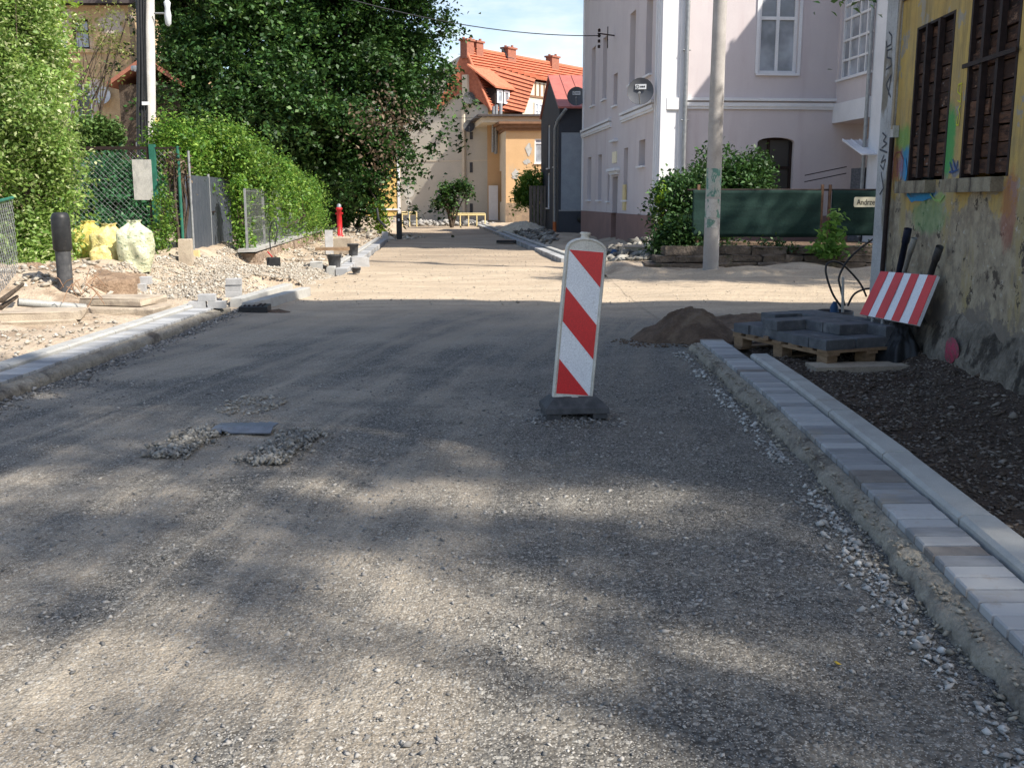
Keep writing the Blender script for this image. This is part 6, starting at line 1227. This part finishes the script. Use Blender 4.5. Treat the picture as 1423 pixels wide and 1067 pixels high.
def gablehouse():
    # gable corner (street-side edge of the beige wall)
    Yc = 60.0; cr = A(679, 305, Yc); O = np.array([cr[0], Yc, 0.]); u = np.array([-.80, .60, 0]); u /= np.linalg.norm(u)   # along gable to the left/back
    u = np.array([-.93, .37, 0]); u /= np.linalg.norm(u); nG = np.array([-u[1], u[0], 0]); nG = nG if nG[1] < 0 else -nG; s = np.array([.6, .8, 0])   # gable wall turned off square to the ridge so it catches grazing sun
    nS = np.array([.8, -.6, 0])
    Rt = thing('gable_house', tuple(O), 'tall house with beige gable wall and orange tiled roof at the end of the street', 'house')
    P = lambda a_, b_, z: tuple(O+u*a_+s*b_+np.array([0, 0, z]))
    ez = A(681, 152, Yc)[2]
    def onG(px, py): a_, v_ = uv(px, py, tuple(O), u, nG); return a_, v_
    a1, z1 = onG(653, 104); a2, z2 = onG(651, 66)
    ar = a1+.25; rz = z2
    W_ = 2*ar; Ls = 15.5; WL = onG(557, 280)[0]
    w = MB(); low = P(0, 0, 0); w.add([P(0, 0, -.2), P(0, 0, ez), P(a1, 0, z1), P(ar+.1, 0, z1+1.2), P(WL, 0, ez+1), P(WL, 0, -.2)], [(0, 1, 2, 3, 4, 5)]); w.quad(P(WL, 0, 0), P(WL, Ls, 0), P(WL, Ls, ez+1), P(WL, 0, ez+1)); w.build('gable_wall', M['beige'], Rt)
    # chimney breast / white fin
    a3, z3 = onG(646, 105); a4, z4 = onG(640, 148); w = MB(); f0, f1 = onG(654, 200)[0], onG(647, 200)[0]; w.prism([P(min(f0, f1), -.28, z4), P(max(f0, f1), -.28, z4), P(max(f0, f1), -.28, z3), P(min(f0, f1), -.28, z3)], tuple(s*.26)); w.build('white_fin', M['cream'], Rt)
    g0, g1 = onG(656, 200)[0], onG(648, 200)[0]; w = MB(); w.prism([P(g1, -.2, 0), P(g1+.9*0+.15, -.2, 0), P(g1+.15, -.2, z4), P(g1, -.2, z4)], tuple(s*.18)); w.build('wall_rib', M['cream'], Rt)
    for (x0, y0, x1, y1) in ((653, 184, 657, 194), (653, 226, 657, 240), (653, 283, 657, 296), (653, 128, 657, 138)):
        sl = MB(); p_ = onG(x0, y0); q_ = onG(x1, y1); fbox(sl, tuple(O), u, nG, min(p_[0], q_[0]), max(p_[0], q_[0]), min(p_[1], q_[1]), max(p_[1], q_[1]), .0, .03); sl.build('slit_window', M['rubber'], Rt)
    sm_ = MB(); fbox(sm_, tuple(O), u, nG, 0, WL, 3.55, 3.6, 0, .02); sm_.build('seam', M['cream'], Rt)
    # street wall, lit orange, eave shadowed
    w = MB(); ops = [(1.4, 2.4, 5.1, 6.0)]
    facade(w, tuple(O), s, nS, 0, Ls, 0, ez, [], .1); w.build('street_wall', M['yellowr'], Rt)
    # main roof: eave line along s at a=-.35 (z=ez), ridge at a=ar (rz)
    ov = .4; r = MB(); e0, e1 = P(-ov, -.3, ez-.12), P(-ov, Ls, ez-.12); k0, k1 = P(ar, -.1, rz), P(ar, Ls-2.5, rz)
    tileroof(r, e0, e1, k1, k0, 22, .10); e2, e3 = P(W_+ov, -.3, ez), P(W_+ov, Ls, ez); r.add([e2, e3, k1, k0], [(0, 1, 2, 3)]); r.add([e1, e3, k1], [(0, 1, 2)])
    r.add([P(-ov, -.3, ez-.12), P(ar, -.1, rz), P(W_+ov, -.3, ez), P(ar, -.05, rz-2.3)], [(0, 3, 1), (1, 3, 2)]); r.build('roof', M['tile'], Rt)
    v = MB(); v.tube([e0, k0], .10, 6); v.tube([k0, k1], .11, 6); v.build('ridge_tiles', M['tile'], Rt)
    # cross gable / hipped bay with half-timber front
    nS_ = np.array(nS)
    def SL(bpos, zz):   # depth into roof along slope at height z
        t = (zz-(ez-.12))/(rz-(ez-.12)); return -ov+(ar+ov)*t
    b0, b1 = 1.3, 5.5; bz = ez+.9; top = rz-.9; bm0, bm1 = 2.0, 4.4; pr = -1.3
    r = MB(); A0, A1 = P(pr, b0-.3, ez-.55), P(pr-.0, b0+.9, bz+1.2)
    tl, tr = P(SL(0, top), bm0, top), P(SL(0, top), bm1, top)
    f0, f1 = P(pr-.25, b0-.2, ez-.2), P(pr-.25, b1+.2, ez-.2); h0, h1 = P(pr-.25, b0+.9, bz+.9), P(pr-.25, b1-.9, bz+.9)
    tileroof(r, f0, P(SL(0, ez+.1), b0-.5, ez+.1), tl, h0, 10, .08); tileroof(r, h0, h1, tr, tl, 7, .08); tileroof(r, P(SL(0, ez+.1), b1+.5, ez+.1), f1, h1, tr, 10, .08); r.build('cross_roof', M['tile'], Rt)
    w = MB(); w.add([P(pr, b0, ez-1.5), P(pr, b1, ez-1.5), P(pr, b1, ez-.2), P(pr, b1-.95, bz+.8), P(pr, b0+.95, bz+.8), P(pr, b0, ez-.2)], [(0, 1, 2, 3, 4, 5)]); w.prism([P(pr+.02, b0, 0), P(pr+.02, b1, 0), P(.1, b1, 0), P(.1, b0, 0)], (0, 0, ez-.3)); w.build('bay_wall', M['cream'], Rt)
    w = MB()
    for k in range(7): bb = b0+1.2+.45*k; fbox(w, tuple(O+u*pr), s, nS_, bb, bb+.12, bz-.0, bz+.75, .01, .04)
    fbox(w, tuple(O+u*pr), s, nS_, b0+.6, b1-.6, bz-.12, bz, .01, .05); w.build('half_timber', M['browncor'], Rt)
    for (x0, x1, y0, y1) in ((1.1, 1.9, -.95, .5), (2.6, 3.6, -1.0, .6)): window(Rt, tuple(O+u*(pr-.02)), s, nS_, (b0+x0, b0+x1, ez+y0+.0, ez+y1), -.02, .09, (.5,), (.7,), 'pvc', 'curtain', False)
    # dormer
    dz = ez+.42; d0, d1 = -.0, 1.40; pf = SL(0, ez+.15)-.15
    w = MB(); w.prism([P(pf, d0, dz-.15), P(pf, d1, dz-.15), P(pf, d1, dz+.75), P(pf, d0, dz+.75)], tuple(u*1.0)); w.build('dormer_wall', M['dark'], Rt)
    r = MB(); tz = ez+2.3; r.prism([P(pf-.25, d0-.3, dz+.72), P(pf-.25, d1+.3, dz+.72), P(SL(0, tz)+.1, d1-.2, tz+.1), P(SL(0, tz)+.1, d0-.6, tz+.1)], (0, 0, .10)); r.build('dormer_roof', M['tile'], Rt)
    for k in range(2): window(Rt, tuple(O+u*(pf-.02)), s, nS_, (d0+.12+.64*k, d0+.64+.64*k, dz-.08, dz+.66), -.03, .10, (), (), 'pvc', 'curtain', False)
    for px, py, ww, nm in ((649, 72, .8, ''), (662, 76, .8, ''), (706, 80, 1.0, ''), (768, 88, 1.0, '')):
        # chimneys sit on the ridge
        p_ = ray(px, py); best = None
        for t in np.linspace(0, 1, 60):
            q_ = np.array(k0)*(1-t)+np.array(k1)*t; dd = abs(q_[0]/q_[1]-p_[0]/p_[1])
            if best is None or dd < best[0]: best = (dd, q_)
        q_ = best[1]; ch = MB(); ang_ = math.atan2(s[1], s[0]); ch.box((q_[0], q_[1], q_[2]-.12), (ww*.8, .5, 1.0), ang_); ch.box((q_[0], q_[1], q_[2]+.40), (ww*.8+.14, .64, .10), ang_)
        for dx in (-.2, .2): ch.tube([(q_[0]+dx, q_[1], q_[2]+.45), (q_[0]+dx, q_[1], q_[2]+.58)], .09, 6)
        ch.build('chimney', M['brick'], Rt)
    sk = MB(); pz = ez+3.3; q_ = np.array(P(SL(0, pz)-.06, 3.6, pz)); sk.prism([tuple(q_), tuple(q_+s*.7), tuple(q_+s*.7+u*.35+np.array([0, 0, .55])), tuple(q_+u*.35+np.array([0, 0, .55]))], tuple(nS_*.12)); sk.build('skylight', M['glass'], Rt)
    # steel flues
    for px, y0, y1, r_ in ((686, 148, 212, .085), (690, 146, 214, .10), (696, 144, 186, .10)): MB().tube([A(px, y0, 58.0), A(px-1, y1, 58.0)], r_, 8).build('flue_pipe', M['galv'], Rt)
    # white notice panel near the ground
    p_ = A(679, 258, 58.2); q_ = A(692, 306, 58.2); MB().box(((p_[0]+q_[0])/2, 58.2, (p_[2]+q_[2])/2), (q_[0]-p_[0], .08, p_[2]-q_[2])).build('white_door', M['pvc'], Rt)
    wl = MB(); p_ = A(677, 160, 58.4); q_ = A(700, 306, 58.4); wl.box(((p_[0]+q_[0])/2, 58.6, q_[2]/2+p_[2]/2), (q_[0]-p_[0], .4, p_[2]-q_[2])); wl.build('street_front', M['orange'], Rt)
    dsh = [(657, 137, .34, 'grey satellite dish, upper one on the beige gable wall'), (657, 176, .33, 'grey satellite dish, lower one on the beige gable wall')]
    for px, py, r_, lb in dsh: a_, v_ = onG(px, py); dish('satellite_dish', P(a_, -.35, v_), r_, (.1, -1, .1), 'rubber', lb, badge=False)
gablehouse()
def yellowleft():
    Y = 72.; p0 = A(480, 303, Y); p1 = A(557, 305, Y); Rt = thing('yellow_building', (p1[0], Y, 0), 'low yellow building with white edge showing below the huge tree', 'house'); h = 7.0
    w = MB(); w.box(((p0[0]+p1[0])/2-3, Y+3, h/2), (p1[0]-p0[0]+6, 6, h)); w.build('wall', M['yellowr'], Rt); e = MB(); e.box((p1[0]-.09, Y-.03, h/2), (.2, .06, h)); e.box(((p0[0]+p1[0])/2-.1, Y-.04, A(540, 291, Y)[2]), (p1[0]-p0[0], .08, .12)); e.build('trim', M['pvc'], Rt); MB().prism([(p0[0]-6.2, Y-.3, h), (p1[0]+.3, Y-.3, h), (p1[0]+.3, Y+6.3, h), (p0[0]-6.2, Y+6.3, h)], (0, 0, .3)).build('roof', M['tile'], Rt)
yellowleft()
# round sign, railings
Y = 50.; c = A(567, 269, Y); Rt = thing('road_sign', (c[0], Y, 0), 'round pale road sign on a grey post before the beige wall', 'road sign'); MB().tube([(c[0], Y, 0), (c[0], Y, c[2]+.4)], .035, 8).build('post', M['galv'], Rt); MB().lathe([(.001, .02), (.25, .02), (.25, 0), (.001, 0)], (c[0]+.05, Y-.05, c[2]+.05), 20, ax=(0, -1, 0), sm=False).build('disc', M['paperboard'], Rt); MB().lathe([(.001, .02), (.15, .02), (.15, 0), (.001, 0)], (c[0]+.02, Y-.05, c[2]-.42), 20, ax=(0, -1, 0), sm=False).build('disc', M['paperboard'], Rt)
def railing(x0, x1, y, py_t, py_b, label, n):
    a = A(x0, py_b, y); b = A(x1, py_b, y); zt = A(x0, py_t, y)[2]; zm = (zt+.3)/2+.1; Rt = thing('railing', (a[0], y, 0), label, 'railing')
    for z in (zt, zm): MB().tube([(a[0], y, z), (b[0], y, z)], .035, 6).build('rail', M['yellowrail'], Rt)
    for k in range(n+1): x = a[0]+(b[0]-a[0])*k/n; MB().tube([(x, y, 0), (x, y, zt)], .035, 6).build('rail_post', M['yellowrail'], Rt)
railing(628, 674, 51, 297, 308, 'pale yellow railing right of the small forked tree', 4); railing(559, 579, 51, 295, 308, 'short pale yellow railing behind the round road sign', 2)
# wooden fence piece by the orange house
c = A(749, 290, 43); mb = MB()
for k in range(6): mb.box((c[0]-.35+.15*k, 43, .95), (.12, .04, 1.9), 0, jit=.01)
mb.build('wooden_fence', M['bark'] if False else pm('grey_planks', (.24, .20, .17), (.17, .14, .12), sc=6, bump=.6, bsc=20, bd=.02, stretch=(3, 1, .4)), None, (c[0], 43, 0), label='short grey plank fence beside the dark blue house', category='fence')
# ochre house top left with small red-roofed shed
def ochre():
    Y = 42.; x1 = A(184, 100, Y)[0]; x0 = x1-16; Rt = thing('ochre_house', (x1, Y, 0), 'weathered ochre house behind the olive tree at top left', 'house'); h = A(100, 8, Y)[2]
    O = (x0, Y, 0); U = (1, 0, 0); Nn = (0, -1, 0); w1 = rbox((99, 27, 125, 68), 0, O, U, Nn); w2 = rbox((101, 116, 129, 163), 0, O, U, Nn)
    oth = [(w1[0]-4, w1[1]-4, w1[2], w1[3]), (w2[0]-4, w2[1]-4, w2[2], w2[3])]
    w = MB(); facade(w, O, U, Nn, 0, 16, 0, h, [w1, w2]+oth, .2); w.quad((x1, Y, 0), (x1, Y+12, 0), (x1, Y+12, h), (x1, Y, h)); w.quad((x0, Y, 0), (x0, Y+12, 0), (x0, Y+12, h), (x0, Y, h)); w.build('wall', M['ochre'], Rt)
    r = MB(); r.prism([(x0-.4, Y-.5, h), (x1+.4, Y-.5, h), (x1+.4, Y+6, h+3), (x0-.4, Y+6, h+3)], (0, 0, .25)); r.prism([(x0-.4, Y+6, h+3), (x1+.4, Y+6, h+3), (x1+.4, Y+12.5, h), (x0-.4, Y+12.5, h)], (0, 0, .25)); r.build('roof', M['slate'], Rt)
    window(Rt, O, U, Nn, w1, .14, .07, (), (.6,), 'dark', 'curtain', True, 'slate'); window(Rt, O, U, Nn, w2, .14, .08, (.5,), (.68,), 'pvc', 'glass', True)
    for o in oth: window(Rt, O, U, Nn, o, .14, .08, (.5,), (.68,), 'pvc', 'glass', True)
    t = MB(); fbox(t, O, U, Nn, 0, 16, A(100, 71, Y)[2]-.08, A(100, 71, Y)[2]+.06, 0, .08); t.build('string_course', M['ochre'], Rt)
    for px, py, lb in ((80, 57, 'white satellite dish, upper left one on the ochre house'), (140, 132, 'white satellite dish right of the white window of the ochre house')): q = A(px, py, Y-.35); dish('satellite_dish', q, .36, (.25, -1, .15), 'dishw', lb, badge=False)
    Ys_ = 36; x0s, x1s = A(167, 150, Ys_)[0], A(250, 150, Ys_)[0]; R2 = thing('shed', (x0s, Ys_, 0), 'dim wooden shed with red roof edge behind the cable pole', 'shed'); hs = A(167, 118, Ys_)[2]
    w = MB(); w.box(((x0s+x1s)/2, Ys_+1.5, hs/2), (x1s-x0s, 3, hs)); w.build('wall', M['bark'], R2); r = MB(); r.prism([(x0s-.25, Ys_-.4, hs-.1), (x0s-.25, Ys_+3.3, hs-.1), ((x0s+x1s)/2, Ys_+3.3, hs+.75), ((x0s+x1s)/2, Ys_-.4, hs+.75)], (0, 0, .14)); r.prism([(x1s+.25, Ys_-.4, hs-.1), (x1s+.25, Ys_+3.3, hs-.1), ((x0s+x1s)/2, Ys_+3.3, hs+.75), ((x0s+x1s)/2, Ys_-.4, hs+.75)], (0, 0, .14)); r.build('roof', M['brick'], R2)
    for k in range(5): MB().box((x0s+.1+.3*k, Ys_-.06, hs*.55), (.04, .05, .9)).build('railing_bar', M['iron'], R2)
ochre()
# backdrop trees on the horizon behind everything
for i, (x, y, r_, h) in enumerate(((-40, 75, 9, 7), (-26, 70, 7, 6), (24, 90, 9, 7), (44, 80, 9, 8))):
    plant('tree', [(x, y, h*.7, r_, r_*.7, h*.6), (x-r_*.5, y+1, h*.55, r_*.7, r_*.6, h*.5)], 420, 14, .6, .7, M['lf_big'], (x, y, 0), ['far dark tree behind the ochre house, left one', 'far dark tree behind the shed', 'far tree behind the mauve house', 'far tree right of the mauve house'][i], 'tree', 4, None, .5, .3)
